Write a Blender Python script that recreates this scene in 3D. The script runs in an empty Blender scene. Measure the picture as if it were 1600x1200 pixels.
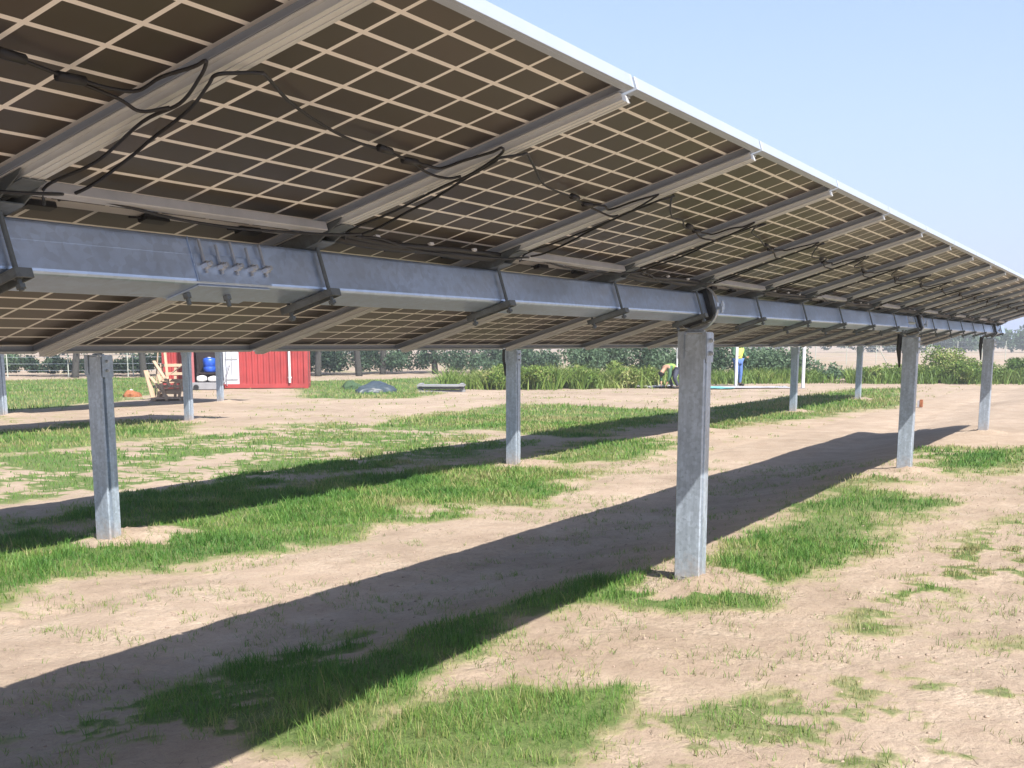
import bpy, bmesh, math, random
import numpy as np
from mathutils import Vector, Matrix, Euler

random.seed(7)
rng = np.random.default_rng(7)
C = bpy.context.scene.collection
scene = bpy.context.scene

# ------------------------------------------------------------------ camera
CAM = Vector((0.0, 0.0, 1.3816))
YAW, PITCH = 0.470221, -0.178505
cd = bpy.data.cameras.new('camera')
co = bpy.data.objects.new('camera', cd)
C.objects.link(co)
co.location = CAM
co.rotation_euler = (math.pi/2 + PITCH, 0.0, YAW - math.pi/2)
cd.sensor_width = 36.0
cd.lens = 36.0*1946.03/1600.0
cd.shift_y = (887.03-600.0)/1600.0
cd.clip_start = 0.05
cd.clip_end = 5000.0
scene.camera = co

# ------------------------------------------------------------------ sky, sun, exposure
SUN = Vector((-0.45, -0.72, 1.0)).normalized()      # towards the sun
world = bpy.data.worlds.new("World")
scene.world = world
world.use_nodes = True
nt = world.node_tree
bg = nt.nodes['Background']
sky = nt.nodes.new('ShaderNodeTexSky')
sky.sky_type = 'NISHITA'
sky.sun_disc = False
sky.sun_elevation = math.asin(SUN.z)
sky.sun_rotation = math.atan2(SUN.x, SUN.y)
sky.air_density = 1.0
sky.dust_density = 1.2
sky.ozone_density = 2.5
# summer haze whitening the lower sky
tcw = nt.nodes.new('ShaderNodeTexCoord'); spw = nt.nodes.new('ShaderNodeSeparateXYZ')
nt.links.new(tcw.outputs['Generated'], spw.inputs[0])
m1 = nt.nodes.new('ShaderNodeMath'); m1.operation = 'SUBTRACT'; m1.use_clamp = True; m1.inputs[0].default_value = 1.0
nt.links.new(spw.outputs[2], m1.inputs[1])
m2 = nt.nodes.new('ShaderNodeMath'); m2.operation = 'POWER'; m2.inputs[1].default_value = 2.5
nt.links.new(m1.outputs[0], m2.inputs[0])
m3 = nt.nodes.new('ShaderNodeMath'); m3.operation = 'MULTIPLY'; m3.inputs[1].default_value = 0.95; m3.use_clamp = True
nt.links.new(m2.outputs[0], m3.inputs[0])
mxw = nt.nodes.new('ShaderNodeMix'); mxw.data_type = 'RGBA'
nt.links.new(m3.outputs[0], mxw.inputs[0]); nt.links.new(sky.outputs[0], mxw.inputs[6])
mxw.inputs[7].default_value = (2.66, 3.12, 4.5, 1)
nt.links.new(mxw.outputs[2], bg.inputs[0])
bg.inputs[1].default_value = 0.10
sl = bpy.data.lights.new('sun', 'SUN')
sl.energy = 5.0
sl.angle = math.radians(0.55)
sl.color = (1.0, 0.95, 0.88)
so = bpy.data.objects.new('sun', sl)
C.objects.link(so)
so.rotation_euler = SUN.to_track_quat('Z', 'Y').to_euler()
scene.view_settings.view_transform = 'Standard'
scene.view_settings.look = 'None'
scene.view_settings.exposure = 1.2
scene.view_settings.gamma = 1.0

# ------------------------------------------------------------------ helpers
def tag(o, label=None, cat=None, group=None, kind=None):
    if label: o['label'] = label
    if cat: o['category'] = cat
    if group: o['group'] = group
    if kind: o['kind'] = kind
    return o

def empty(name, loc=(0, 0, 0), rot=(0, 0, 0)):
    o = bpy.data.objects.new(name, None)
    o.location = loc
    o.rotation_euler = rot
    o.empty_display_size = 0.1
    C.objects.link(o)
    return o

class MB:
    """collects shapes, links them as one mesh object"""
    def __init__(self):
        self.v = []; self.f = []; self.m = []; self.cur = 0
    def add(self, vs, fs):
        n = len(self.v)
        self.v += [tuple(p) for p in vs]
        self.f += [tuple(i+n for i in f) for f in fs]
        self.m += [self.cur]*len(fs)
    def box(self, x0, x1, y0, y1, z0, z1, M=None):
        vs = [Vector((x, y, z)) for z in (z0, z1) for y in (y0, y1) for x in (x0, x1)]
        if M is not None: vs = [M @ p for p in vs]
        self.add(vs, [(0, 2, 3, 1), (4, 5, 7, 6), (0, 1, 5, 4), (2, 6, 7, 3), (0, 4, 6, 2), (1, 3, 7, 5)])
    def extrude(self, prof, a, b, M=None, cap=True):
        """prof: closed list of (p,q); extruded along local x from a to b -> (x,p,q)"""
        n = len(prof)
        vs = [Vector((a, p, q)) for p, q in prof] + [Vector((b, p, q)) for p, q in prof]
        if M is not None: vs = [M @ p for p in vs]
        fs = [(i, (i+1) % n, n+(i+1) % n, n+i) for i in range(n)]
        if cap: fs += [tuple(range(n-1, -1, -1)), tuple(range(n, 2*n))]
        self.add(vs, fs)
    def tube(self, pts, rad, n=8, cap=True):
        pts = [Vector(p) for p in pts]
        if not hasattr(rad, '__len__'): rad = [rad]*len(pts)
        rings = []
        up = None
        for i, p in enumerate(pts):
            t = (pts[min(i+1, len(pts)-1)] - pts[max(i-1, 0)])
            t = t.normalized() if t.length > 1e-9 else Vector((0, 0, 1))
            if up is None: up = t.orthogonal().normalized()
            up = (up - t*up.dot(t))
            up = up.normalized() if up.length > 1e-6 else t.orthogonal().normalized()
            w = t.cross(up)
            rings.append([p + (up*math.cos(k*2*math.pi/n) + w*math.sin(k*2*math.pi/n))*rad[i] for k in range(n)])
        vs = [q for r in rings for q in r]
        fs = []
        for i in range(len(pts)-1):
            for k in range(n):
                fs.append((i*n+k, i*n+(k+1) % n, (i+1)*n+(k+1) % n, (i+1)*n+k))
        if cap:
            fs.append(tuple(range(n-1, -1, -1))); fs.append(tuple(range((len(pts)-1)*n, len(pts)*n)))
        self.add(vs, fs)
    def build(self, name, mats, parent=None, smooth=False, bevel=0.0, bev_seg=2):
        me = bpy.data.meshes.new(name)
        me.from_pydata(self.v, [], self.f)
        if not isinstance(mats, (list, tuple)): mats = [mats]
        for m in mats: me.materials.append(m)
        if len(mats) > 1: me.polygons.foreach_set('material_index', self.m)
        bm = bmesh.new(); bm.from_mesh(me)
        bmesh.ops.recalc_face_normals(bm, faces=bm.faces)
        bm.to_mesh(me); bm.free()
        if smooth: me.shade_smooth()
        me.update()
        o = bpy.data.objects.new(name, me)
        C.objects.link(o)
        if parent: o.parent = parent
        if bevel > 0:
            b = o.modifiers.new('bevel', 'BEVEL'); b.width = bevel; b.segments = bev_seg
            b.limit_method = 'ANGLE'; b.angle_limit = math.radians(40)
        return o

def copy_tree(o, parent=None):
    c = o.copy(); C.objects.link(c)
    c.parent = parent
    for ch in [x for x in bpy.data.objects if x.parent == o]:
        copy_tree(ch, c)
    return c

def catmull(pts, n=8):
    P = [Vector(p) for p in pts]
    P = [P[0]*2-P[1]] + P + [P[-1]*2-P[-2]]
    out = []
    for i in range(1, len(P)-2):
        for k in range(n):
            t = k/n
            a, b, c, d = P[i-1], P[i], P[i+1], P[i+2]
            out.append(0.5*((2*b) + (c-a)*t + (2*a-5*b+4*c-d)*t*t + (3*b-a-3*c+d)*t*t*t))
    out.append(P[-2])
    return out

# value noise in numpy (for geometry)
def _hash(ix, iy, s):
    h = (ix.astype(np.int64)*374761393 + iy.astype(np.int64)*668265263 + s*974711) & 0x7fffffff
    h = ((h ^ (h >> 13))*1274126177) & 0x7fffffff
    h = (h ^ (h >> 16))
    return (h & 0xffff)/65535.0
def vnoise(x, y, s=0):
    ix = np.floor(x); iy = np.floor(y)
    fx = x-ix; fy = y-iy
    fx = fx*fx*(3-2*fx); fy = fy*fy*(3-2*fy)
    a = _hash(ix, iy, s); b = _hash(ix+1, iy, s); c = _hash(ix, iy+1, s); d = _hash(ix+1, iy+1, s)
    return (a*(1-fx)+b*fx)*(1-fy) + (c*(1-fx)+d*fx)*fy
def fbm(x, y, freq, octv=4, s=0, gain=0.5):
    t = np.zeros_like(x); a = 1.0; tot = 0
    for k in range(octv):
        t += a*vnoise(x*freq+17.3*k, y*freq-9.1*k, s+k); tot += a
        a *= gain; freq *= 2.03
    return t/tot

# ------------------------------------------------------------------ materials
def new_mat(name):
    m = bpy.data.materials.new(name); m.use_nodes = True
    nt = m.node_tree
    b = nt.nodes['Principled BSDF']
    return m, nt, b
def N(nt, typ, **kw):
    n = nt.nodes.new(typ)
    for k, v in kw.items():
        if k in n.inputs: n.inputs[k].default_value = v
        else: setattr(n, k, v)
    return n
def ramp(nt, pts):
    r = nt.nodes.new('ShaderNodeValToRGB')
    el = r.color_ramp.elements
    while len(el) < len(pts): el.new(0.5)
    for e, (p, c) in zip(el, pts):
        e.position = p; e.color = (*c, 1) if len(c) == 3 else c
    return r
def simple(name, col, rough=0.6, metal=0.0, var=0.15, scale=8.0, bump=0.0, bscale=60.0, spec=0.5, stretch=None):
    m, nt, b = new_mat(name)
    tc = N(nt, 'ShaderNodeTexCoord')
    src = tc.outputs['Object']
    if stretch:
        mp = N(nt, 'ShaderNodeMapping'); mp.inputs['Scale'].default_value = stretch
        nt.links.new(src, mp.inputs[0]); src = mp.outputs[0]
    n1 = N(nt, 'ShaderNodeTexNoise', Scale=scale, Detail=6.0, Roughness=0.6)
    nt.links.new(src, n1.inputs['Vector'])
    lo = tuple(c*(1-var) for c in col); hi = tuple(min(1, c*(1+var)) for c in col)
    r = ramp(nt, [(0.3, lo), (0.7, hi)])
    nt.links.new(n1.outputs['Fac'], r.inputs[0])
    nt.links.new(r.outputs[0], b.inputs['Base Color'])
    b.inputs['Roughness'].default_value = rough
    b.inputs['Metallic'].default_value = metal
    b.inputs['Specular IOR Level'].default_value = spec
    if bump:
        n2 = N(nt, 'ShaderNodeTexNoise', Scale=bscale, Detail=4.0)
        nt.links.new(src, n2.inputs['Vector'])
        bp = N(nt, 'ShaderNodeBump', Strength=bump, Distance=0.01)
        nt.links.new(n2.outputs['Fac'], bp.inputs['Height'])
        nt.links.new(bp.outputs[0], b.inputs['Normal'])
    return m

def galv(name, base=(0.42, 0.44, 0.46), metal=0.75, rough=0.42, stretch=(1, 1, 1), mud=False, con=1.0):
    """hot dip galvanised steel: spangle, soft streaks and pale rub marks"""
    m, nt, b = new_mat(name)
    tc = N(nt, 'ShaderNodeTexCoord')
    vo = N(nt, 'ShaderNodeTexVoronoi', Scale=55.0)
    nt.links.new(tc.outputs['Object'], vo.inputs['Vector'])
    mp = N(nt, 'ShaderNodeMapping'); mp.inputs['Scale'].default_value = stretch
    nt.links.new(tc.outputs['Object'], mp.inputs[0])
    n1 = N(nt, 'ShaderNodeTexNoise', Scale=5.0, Detail=8.0, Roughness=0.65)
    nt.links.new(mp.outputs[0], n1.inputs['Vector'])
    mix = N(nt, 'ShaderNodeMix'); mix.data_type = 'FLOAT'; mix.inputs[0].default_value = 0.16
    sep = N(nt, 'ShaderNodeSeparateColor')
    nt.links.new(vo.outputs['Color'], sep.inputs[0])
    nt.links.new(n1.outputs['Fac'], mix.inputs[2]); nt.links.new(sep.outputs[0], mix.inputs[3])
    r = ramp(nt, [(0.30, tuple(c*(1-0.28*con) for c in base)), (0.5, base), (0.68, tuple(min(1, c*(1+0.35*con)) for c in base))])
    nt.links.new(mix.outputs[0], r.inputs[0])
    nt.links.new(r.outputs[0], b.inputs['Base Color'])
    rr = N(nt, 'ShaderNodeMapRange'); rr.inputs['To Min'].default_value = rough-0.1; rr.inputs['To Max'].default_value = rough+0.2
    nt.links.new(mix.outputs[0], rr.inputs['Value'])
    nt.links.new(rr.outputs[0], b.inputs['Roughness'])
    b.inputs['Metallic'].default_value = metal
    if mud:
        # dried soil splashed on the lowest stretch
        sz = N(nt, 'ShaderNodeSeparateXYZ'); nt.links.new(tc.outputs['Object'], sz.inputs[0])
        n3 = N(nt, 'ShaderNodeTexNoise', Scale=22.0, Detail=6.0, Roughness=0.7); nt.links.new(tc.outputs['Object'], n3.inputs['Vector'])
        a1 = N(nt, 'ShaderNodeMath', operation='MULTIPLY_ADD'); a1.inputs[1].default_value = 0.42
        nt.links.new(n3.outputs['Fac'], a1.inputs[0]); 
        a0 = N(nt, 'ShaderNodeMath', operation='MULTIPLY'); a0.inputs[1].default_value = -1.0
        nt.links.new(sz.outputs[2], a0.inputs[0]); nt.links.new(a0.outputs[0], a1.inputs[2])
        mr = N(nt, 'ShaderNodeMapRange'); mr.inputs['From Min'].default_value = 0.02; mr.inputs['From Max'].default_value = 0.22; mr.inputs['To Max'].default_value = 0.75
        nt.links.new(a1.outputs[0], mr.inputs['Value'])
        mm = N(nt, 'ShaderNodeMix'); mm.data_type = 'RGBA'
        nt.links.new(mr.outputs[0], mm.inputs[0]); nt.links.new(r.outputs[0], mm.inputs[6]); mm.inputs[7].default_value = (0.29, 0.22, 0.17, 1)
        nt.links.new(mm.outputs[2], b.inputs['Base Color'])
        m4 = N(nt, 'ShaderNodeMath', operation='MULTIPLY_ADD'); m4.inputs[1].default_value = -metal; m4.inputs[2].default_value = metal
        nt.links.new(mr.outputs[0], m4.inputs[0]); nt.links.new(m4.outputs[0], b.inputs['Metallic'])
    bp = N(nt, 'ShaderNodeBump', Strength=0.12, Distance=0.004)
    nt.links.new(n1.outputs['Fac'], bp.inputs['Height'])
    nt.links.new(bp.outputs[0], b.inputs['Normal'])
    return m

M = {}
M['tube'] = galv('galvanized_tube', (0.46, 0.56, 0.72), 0.75, 0.30, (0.35, 1.2, 1.2), con=0.5)
M['post'] = galv('galvanized_post', (0.37, 0.43, 0.50), 0.55, 0.33, (4, 4, 0.6), mud=True)
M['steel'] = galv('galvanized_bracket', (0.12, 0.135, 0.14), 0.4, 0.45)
M['rail'] = simple('rail_steel', (0.60, 0.61, 0.60), 0.5, 0.25, 0.12, 6, stretch=(4, .6, 4))
M['bar'] = simple('spacer_steel', (0.42, 0.42, 0.42), 0.5, 0.3, 0.15, 8)
M['alu'] = simple('frame_aluminium', (0.34, 0.38, 0.44), 0.45, 0.25, 0.06, 4)
M['black'] = simple('black_plastic', (0.012, 0.012, 0.013), 0.45, 0, 0.2)
M['cable'] = simple('cable_sheath', (0.010, 0.009, 0.009), 0.55, 0, 0.2)
M['white_pvc'] = simple('white_pvc', (0.62, 0.62, 0.62), 0.5, 0, 0.06)
M['zinc'] = simple('zinc_bolt', (0.55, 0.57, 0.60), 0.35, 0.8, 0.1, 40)

def laminate_mat():
    """rear side of a bifacial half cell module: brown cells in a pale ceramic grid (object space, module centred on its origin)"""
    m, nt, b = new_mat('bifacial_laminate')
    tc = N(nt, 'ShaderNodeTexCoord')
    sep = N(nt, 'ShaderNodeSeparateXYZ')
    nt.links.new(tc.outputs['Object'], sep.inputs[0])
    def math_(op, a, bb=None, clamp=False):
        n = N(nt, 'ShaderNodeMath', operation=op); n.use_clamp = clamp
        for i, s in enumerate((a, bb)):
            if s is None: continue
            if isinstance(s, (int, float)): n.inputs[i].default_value = s
            else: nt.links.new(s, n.inputs[i])
        return n.outputs[0]
    def gridline(coord, pitch, half, off):
        # distance to nearest grid line
        t = math_('ADD', coord, off)
        t = math_('DIVIDE', t, pitch)
        fr = math_('FRACT', t)
        d = math_('ABSOLUTE', math_('SUBTRACT', fr, 0.5))     # 0.5 at line
        d = math_('MULTIPLY', math_('SUBTRACT', 0.5, d), pitch)
        return math_('LESS_THAN', d, half)
    x = sep.outputs[0]; y = sep.outputs[1]
    px = 1.098/6
    gx = gridline(x, px, 0.0068, px*3 + 10*px)
    # two halves of 12 rows with a wider gap in the middle
    ya = math_('SUBTRACT', math_('ABSOLUTE', y), 0.012)
    py = (1.119-0.012)/12
    gy = gridline(ya, py, 0.0060, py*20)
    mid = math_('LESS_THAN', math_('ABSOLUTE', y), 0.016)
    ex = math_('GREATER_THAN', math_('ABSOLUTE', x), 1.098/2-0.004)
    ey = math_('GREATER_THAN', math_('ABSOLUTE', y), 1.119-0.004)
    g = math_('ADD', gx, gy)
    for e in (mid, ex, ey): g = math_('ADD', g, e)
    g = math_('MINIMUM', g, 1.0)
    # cell to cell variation
    cx = math_('FLOOR', math_('DIVIDE', math_('ADD', x, px*13), px))
    cy = math_('FLOOR', math_('DIVIDE', math_('ADD', y, py*20), py))
    comb = N(nt, 'ShaderNodeCombineXYZ')
    nt.links.new(cx, comb.inputs[0]); nt.links.new(cy, comb.inputs[1])
    oi = N(nt, 'ShaderNodeObjectInfo')
    nt.links.new(oi.outputs['Random'], comb.inputs[2])
    wn = N(nt, 'ShaderNodeTexWhiteNoise'); wn.noise_dimensions = '3D'
    nt.links.new(comb.outputs[0], wn.inputs['Vector'])
    rc = ramp(nt, [(0.0, (0.038, 0.027, 0.019)), (0.5, (0.048, 0.038, 0.025)), (1.0, (0.062, 0.046, 0.034))])
    nt.links.new(wn.outputs['Value'], rc.inputs[0])
    n1 = N(nt, 'ShaderNodeTexNoise', Scale=3.0, Detail=5.0)
    nt.links.new(tc.outputs['Object'], n1.inputs['Vector'])
    dust = N(nt, 'ShaderNodeMix'); dust.data_type = 'RGBA'
    dm = math_('MULTIPLY', n1.outputs['Fac'], 0.04)
    nt.links.new(dm, dust.inputs[0])
    nt.links.new(rc.outputs[0], dust.inputs[6]); dust.inputs[7].default_value = (0.35, 0.30, 0.25, 1)
    mx = N(nt, 'ShaderNodeMix'); mx.data_type = 'RGBA'
    nt.links.new(g, mx.inputs[0])
    nt.links.new(dust.outputs[2], mx.inputs[6]); mx.inputs[7].default_value = (0.80, 0.76, 0.70, 1)
    nt.links.new(mx.outputs[2], b.inputs['Base Color'])
    b.inputs['Roughness'].default_value = 0.42
    b.inputs['Specular IOR Level'].default_value = 0.5
    return m
M['laminate'] = laminate_mat()

# ------------------------------------------------------------------ terrain height (one sheet)
def smooth(t):
    t = np.clip(t, 0, 1); return t*t*(3-2*t)
POSTS1 = [(-0.23, 2.285), (6.758, 2.285), (13.748, 2.285), (20.738, 2.285)]
POSTS2 = [(7.153, 7.172), (14.143, 7.172), (21.133, 7.172), (28.12, 7.172), (35.11, 7.172)]
POSTS4 = [(12.30, 17.0), (19.28, 17.0)]
POSTS5 = [(18.95, 21.83), (26.00, 21.83)]
def height(x, y):
    x = np.asarray(x, float); y = np.asarray(y, float)
    z = -0.15*smooth((y-2.6)/1.3)
    d = np.hypot(x, y)
    near = np.clip(1.0 - (d-25)/60, 0, 1)
    z = z + near*(0.055*(fbm(x, y, 0.45, 3, 3)-0.5) + 0.026*(fbm(x, y, 2.2, 4, 11)-0.5))
    z = z + np.clip(1.0-(d-8)/14, 0, 1)*0.022*(fbm(x, y, 9.0, 4, 23, 0.6)-0.5)
    # shallow wheel ruts along the lane between the rows
    for yc in (4.15, 5.55):
        z = z - near*np.exp(-((y-yc-0.12*(fbm(x, x*0, 0.3, 2, 5)-0.5))/0.16)**2)*(0.018+0.005*np.sign(np.sin(x*42+np.abs(y-yc)*30))*np.clip(1-(np.hypot(x, y)-9)/5, 0, 1)*smooth((fbm(x, y, 1.4, 2, 9)-.4)*6))
    # spoil heaped round the post feet
    for i, (px, py) in enumerate(POSTS1+POSTS2+POSTS4+POSTS5):
        h = 0.055 if i != 4 else 0.07
        ox = 0.28 if py > 5 else 0.05
        r = np.hypot((x-px-ox)/1.0, (y-py+0.05)/0.75)
        z = z + h*np.exp(-(r/0.36)**2)*(0.4+1.3*fbm(x, y, 9.0, 4, 31, 0.65))
    return z

# ------------------------------------------------------------------ solar trackers
PITCH_X = 1.154
TILT = 0.30021
O_FR = 0.112           # underside of the module frames above the tube axis
HL = 1.139             # half module length
HT = 0.064             # half tube
RB = 0.092             # underside of the rails

def rounded_square(h, r=0.012, n=3):
    pts = []
    for (sx, sy, a0) in ((1, 1, 0), (-1, 1, 90), (-1, -1, 180), (1, -1, 270)):
        for k in range(n+1):
            a = math.radians(a0 + 90*k/n)
            pts.append((sx*(h-r)+r*math.cos(a), sy*(h-r)+r*math.sin(a)))
    return pts

def make_panel(parent):
    lam = MB(); lam.box(-0.558, 0.558, -1.130, 1.130, 0.024, 0.031)
    p = lam.build('solar_panel', M['laminate'], parent)
    fr = MB()
    w, L, t = 0.567, HL, 0.002
    fr.box(-w, -w+0.009, -L, L, 0, 0.035); fr.box(w-0.009, w, -L, L, 0, 0.035)
    fr.box(-w+0.009, w-0.009, L-0.009, L, 0.0, 0.035); fr.box(-w+0.009, w-0.009, -L, -L+0.009, 0.0, 0.035)
    # inward flanges at the underside
    fr.box(-w+0.009, -w+0.030, -L+0.009, L-0.009, 0.0, t); fr.box(w-0.030, w-0.009, -L+0.009, L-0.009, 0.0, t)
    fr.box(-w+0.030, w-0.030, L-0.026, L-0.009, 0.0, t); fr.box(-w+0.030, w-0.030, -L+0.009, -L+0.026, 0.0, t)
    fr.build('frame', M['alu'], p, bevel=0.0008, bev_seg=1)
    for x in (-0.38, 0.0, 0.38):
        j = MB(); j.box(x-0.045, x+0.045, -0.010, 0.020, 0.008, 0.0235)
        j.tube([(x-0.045, 0.004, 0.016), (x-0.085, 0.010, 0.016)], 0.004, 6)
        j.build('junction_box', M['black'], p, bevel=0.002, bev_seg=1)
    return p

def make_rail(parent):
    """hat section purlin under each module seam"""
    r = MB()
    d = O_FR-0.002      # top
    b = RB              # bottom
    prof = [(-0.040, d), (-0.040, d-0.0025), (-0.0255, d-0.0025), (-0.0255, b+0.0025), (-0.029, b+0.0025), (-0.029, b),
            (0.029, b), (0.029, b+0.0025), (0.0255, b+0.0025), (0.0245, d-0.0025), (0.040, d-0.0025), (0.040, d)]
    Mx = Matrix.Rotation(math.pi/2, 4, 'Z')   # local x -> y
    r.extrude([(-p, q) for p, q in prof], -1.105, 1.105, Mx)
    # shallow groove lips along the bottom web
    for s in (-0.012, 0.012):
        r.box(s-0.0012, s+0.0012, -1.105, 1.105, b-0.0022, b-0.0002)
    return r.build('rail', M['rail'], parent)

def make_clamp(parent):
    """saddle above the tube, bar below it, two long bolts between"""
    c = MB()
    b = RB
    # saddle: two tapered cheek plates hugging the rail and a top plate
    for s in (-1, 1):
        x0 = s*0.034; x1 = s*0.038
        prof = [(-0.21, O_FR-0.006), (0.21, O_FR-0.006), (0.20, b+0.004), (0.105, HT+0.001), (-0.105, HT+0.001), (-0.20, b+0.004)]
        vs = [(x0, p, q) for p, q in prof] + [(x1, p, q) for p, q in prof]
        n = 6
        c.add(vs, [(i, (i+1) % n, n+(i+1) % n, n+i) for i in range(n)] + [tuple(range(n-1, -1, -1)), tuple(range(n, 2*n))])
        # (the cheeks straddle the tube edge only beside it)
    c.box(-0.0335, 0.0335, -0.12, 0.12, HT+0.001, HT+0.006)
    c.box(-0.0335, 0.0335, -0.20, -0.105, b-0.006, b-0.002)
    c.box(-0.0335, 0.0335, 0.105, 0.20, b-0.006, b-0.002)
    # bottom bar: small channel across the underside
    c.box(-0.024, 0.024, -0.096, 0.096, -HT-0.006, -HT-0.002)
    c.box(-0.024, -0.020, -0.096, 0.096, -HT-0.024, -HT-0.006)
    c.box(0.020, 0.024, -0.096, 0.096, -HT-0.024, -HT-0.006)
    c.box(-0.024, 0.024, -0.100, -0.096, -HT-0.024, -HT-0.002)
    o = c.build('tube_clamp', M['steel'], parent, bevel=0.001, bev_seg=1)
    for s in (-1, 1):
        t = MB()
        t.tube([(0.0, s*(HT+0.013), -HT-0.046), (0.0, s*(HT+0.013), b+0.004)], 0.0060, 8)
        t.tube([(0, s*(HT+0.013), -HT-0.020), (0, s*(HT+0.013), -HT-0.007)], 0.0115, 6)
        t.tube([(0, s*(HT+0.013), -HT-0.042), (0, s*(HT+0.013), -HT-0.033)], 0.0115, 6)
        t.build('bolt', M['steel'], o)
    return o

def make_bearing(parent):
    """black polymer bearing ring round the tube"""
    b = MB()
    n = 28
    inner = rounded_square(HT+0.001, 0.012, 6)
    ro = 0.119
    outer = [(ro*math.cos(math.atan2(q, p)), ro*math.sin(math.atan2(q, p))) for p, q in inner]
    k = len(inner)
    vs = []
    for x in (-0.042, 0.042):
        vs += [(x, p, q) for p, q in outer] + [(x, p, q) for p, q in inner]
    fs = []
    for i in range(k):
        j = (i+1) % k
        fs += [(i, j, 2*k+j, 2*k+i), (k+j, k+i, 3*k+i, 3*k+j), (j, i, k+i, k+j), (2*k+i, 2*k+j, 3*k+j, 3*k+i)]
    b.add(vs, fs)
    return b.build('bearing', M['black'], parent, smooth=False)

def make_coupling(parent, big=True):
    """tube joint: edge band, strap plates and a row of bolts on the faces"""
    c = MB()
    c.box(-0.150, -0.146, -HT-0.004, -HT, -HT+0.004, HT-0.004)
    c.box(-0.145, 0.150, -HT-0.005, -HT-0.0005, -HT+0.003, HT-0.050)
    c.box(-0.145, 0.150, -HT+0.004, HT-0.004, -HT-0.005, -HT-0.0005)
    c.box(-0.145, 0.150, HT+0.0005, HT+0.005, -HT+0.003, HT-0.050)
    o = c.build('tube_coupling', M['tube'], parent, bevel=0.001, bev_seg=1)
    for i in range(5):
        x = -0.118+i*0.062
        t = MB()
        t.tube([(x, -HT-0.011, -HT+0.026), (x, -HT-0.011, HT-0.012 - (i % 2)*0.012)], 0.0045, 6)
        t.tube([(x, -HT-0.004, -HT+0.045), (x, -HT-0.024, -HT+0.045)], 0.0105, 6)
        t.tube([(x, -HT-0.024, -HT+0.045), (x, -HT-0.034, -HT+0.045)], 0.0065, 6)
        t.build('bolt', M['zinc'], o)
    for x in (-0.13, 0.03):
        t = MB()
        t.tube([(x, 0.0, -HT-0.002), (x, 0.0, -HT-0.036)], 0.0065, 6)
        t.tube([(x, 0.0, -HT-0.006), (x, 0.0, -HT-0.018)], 0.0115, 6)
        t.build('bolt', M['steel'], o)
    return o

def cable_meshes():
    """string cables of one bay; (s, k, drop) -> local (x, -s, z)"""
    def L(pts): return [Vector((k*PITCH_X, -s, o)) for s, k, o in pts]
    a = L([(0.10, .10, .085), (.178, .048, .088), (.326, .046, .088), (.535, -.015, .076), (.63, -.018, .076), (.735, -.052, .076), (.775, -.08, .076), (.78, -.095, .078),
           (.75, -.10, .078), (.68, -.105, .085), (.611, -.10, .09), (.595, -.13, .097), (.575, -.20, .106)])
    b = L([(.122, .114, .09), (.209, .135, .09), (.35, .109, .09), (.449, .085, .09), (.594, .039, .088), (.72, -.03, .076), (.75, -.035, .076), (.775, 0, .078),
           (.785, .04, .085), (.76, .10, .100), (.69, .25, .108), (.62, .42, .108), (.61, .54, .108), (.60, .67, .108), (.58, .78, .108), (.565, .90, .095), (.575, .955, .078), (.61, .975, .076)])
    c = L([(0.122, 0.114, .09), (0.145, 0.22, .088), (0.125, 0.42, .075), (0.115, 0.62, .078), (0.12, 0.82, .080), (0.15, 0.95, .074), (0.17, 1.04, .076), (.16, 1.10, .085)])
    return a, b, c
_ca, _cb, _cc = cable_meshes()

def make_cable(parent, jit):
    m = MB()
    r_ = random.Random(jit)
    def J(pts, amp):
        amp = amp*(1 if jit < 42 else 2.4)
        return [p + Vector((r_.uniform(-amp, amp), r_.uniform(-amp, amp), 0)) for p in pts]
    m.tube(catmull(J(_ca, .007), 6), 0.0038, 6)
    m.tube(catmull(J(_cb, .010), 6), 0.0038, 6)
    m.tube(catmull(J(_cc, .005), 6), 0.0038, 6)
    # plug connector pair
    q = _cb[13]
    m.tube([q+Vector((-0.03, 0.0, 0)), q+Vector((0.03, 0.004, 0))], 0.0095, 8)
    q = _ca[12]
    m.tube([q+Vector((-0.03, 0.0, 0)), q+Vector((0.03, -0.004, 0))], 0.0095, 8)
    return m.build('cable', M['cable'], parent, smooth=True)

def make_bar(parent):
    b = MB(); b.box(0.045, PITCH_X-0.045, -0.160, -0.130, O_FR-0.028, O_FR-0.002)
    return b.build('spacer_bar', M['bar'], parent, bevel=0.002, bev_seg=1)

def make_wire_tray(parent):
    t = MB()
    t.cur = 0
    t.tube(catmull([(0.05, -0.10, O_FR-0.018), (0.3, -0.105, O_FR-0.030), (0.6, -0.10, O_FR-0.022), (0.85, -0.106, O_FR-0.030), (1.10, -0.10, O_FR-0.018)], 5), 0.015, 8)
    t.tube(catmull([(0.05, -0.125, O_FR-0.015), (0.35, -0.122, O_FR-0.028), (0.7, -0.126, O_FR-0.02), (1.10, -0.12, O_FR-0.015)], 5), 0.010, 8)
    o = t.build('cable_bundle', M['cable'], parent, smooth=True)
    for x in (0.25, 0.58, 0.88):
        c = MB(); c.box(x-0.012, x+0.012, -0.142, -0.130, O_FR-0.020, O_FR-0.012)
        c.build('clip', M['white_pvc'], o)
    return o

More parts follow.
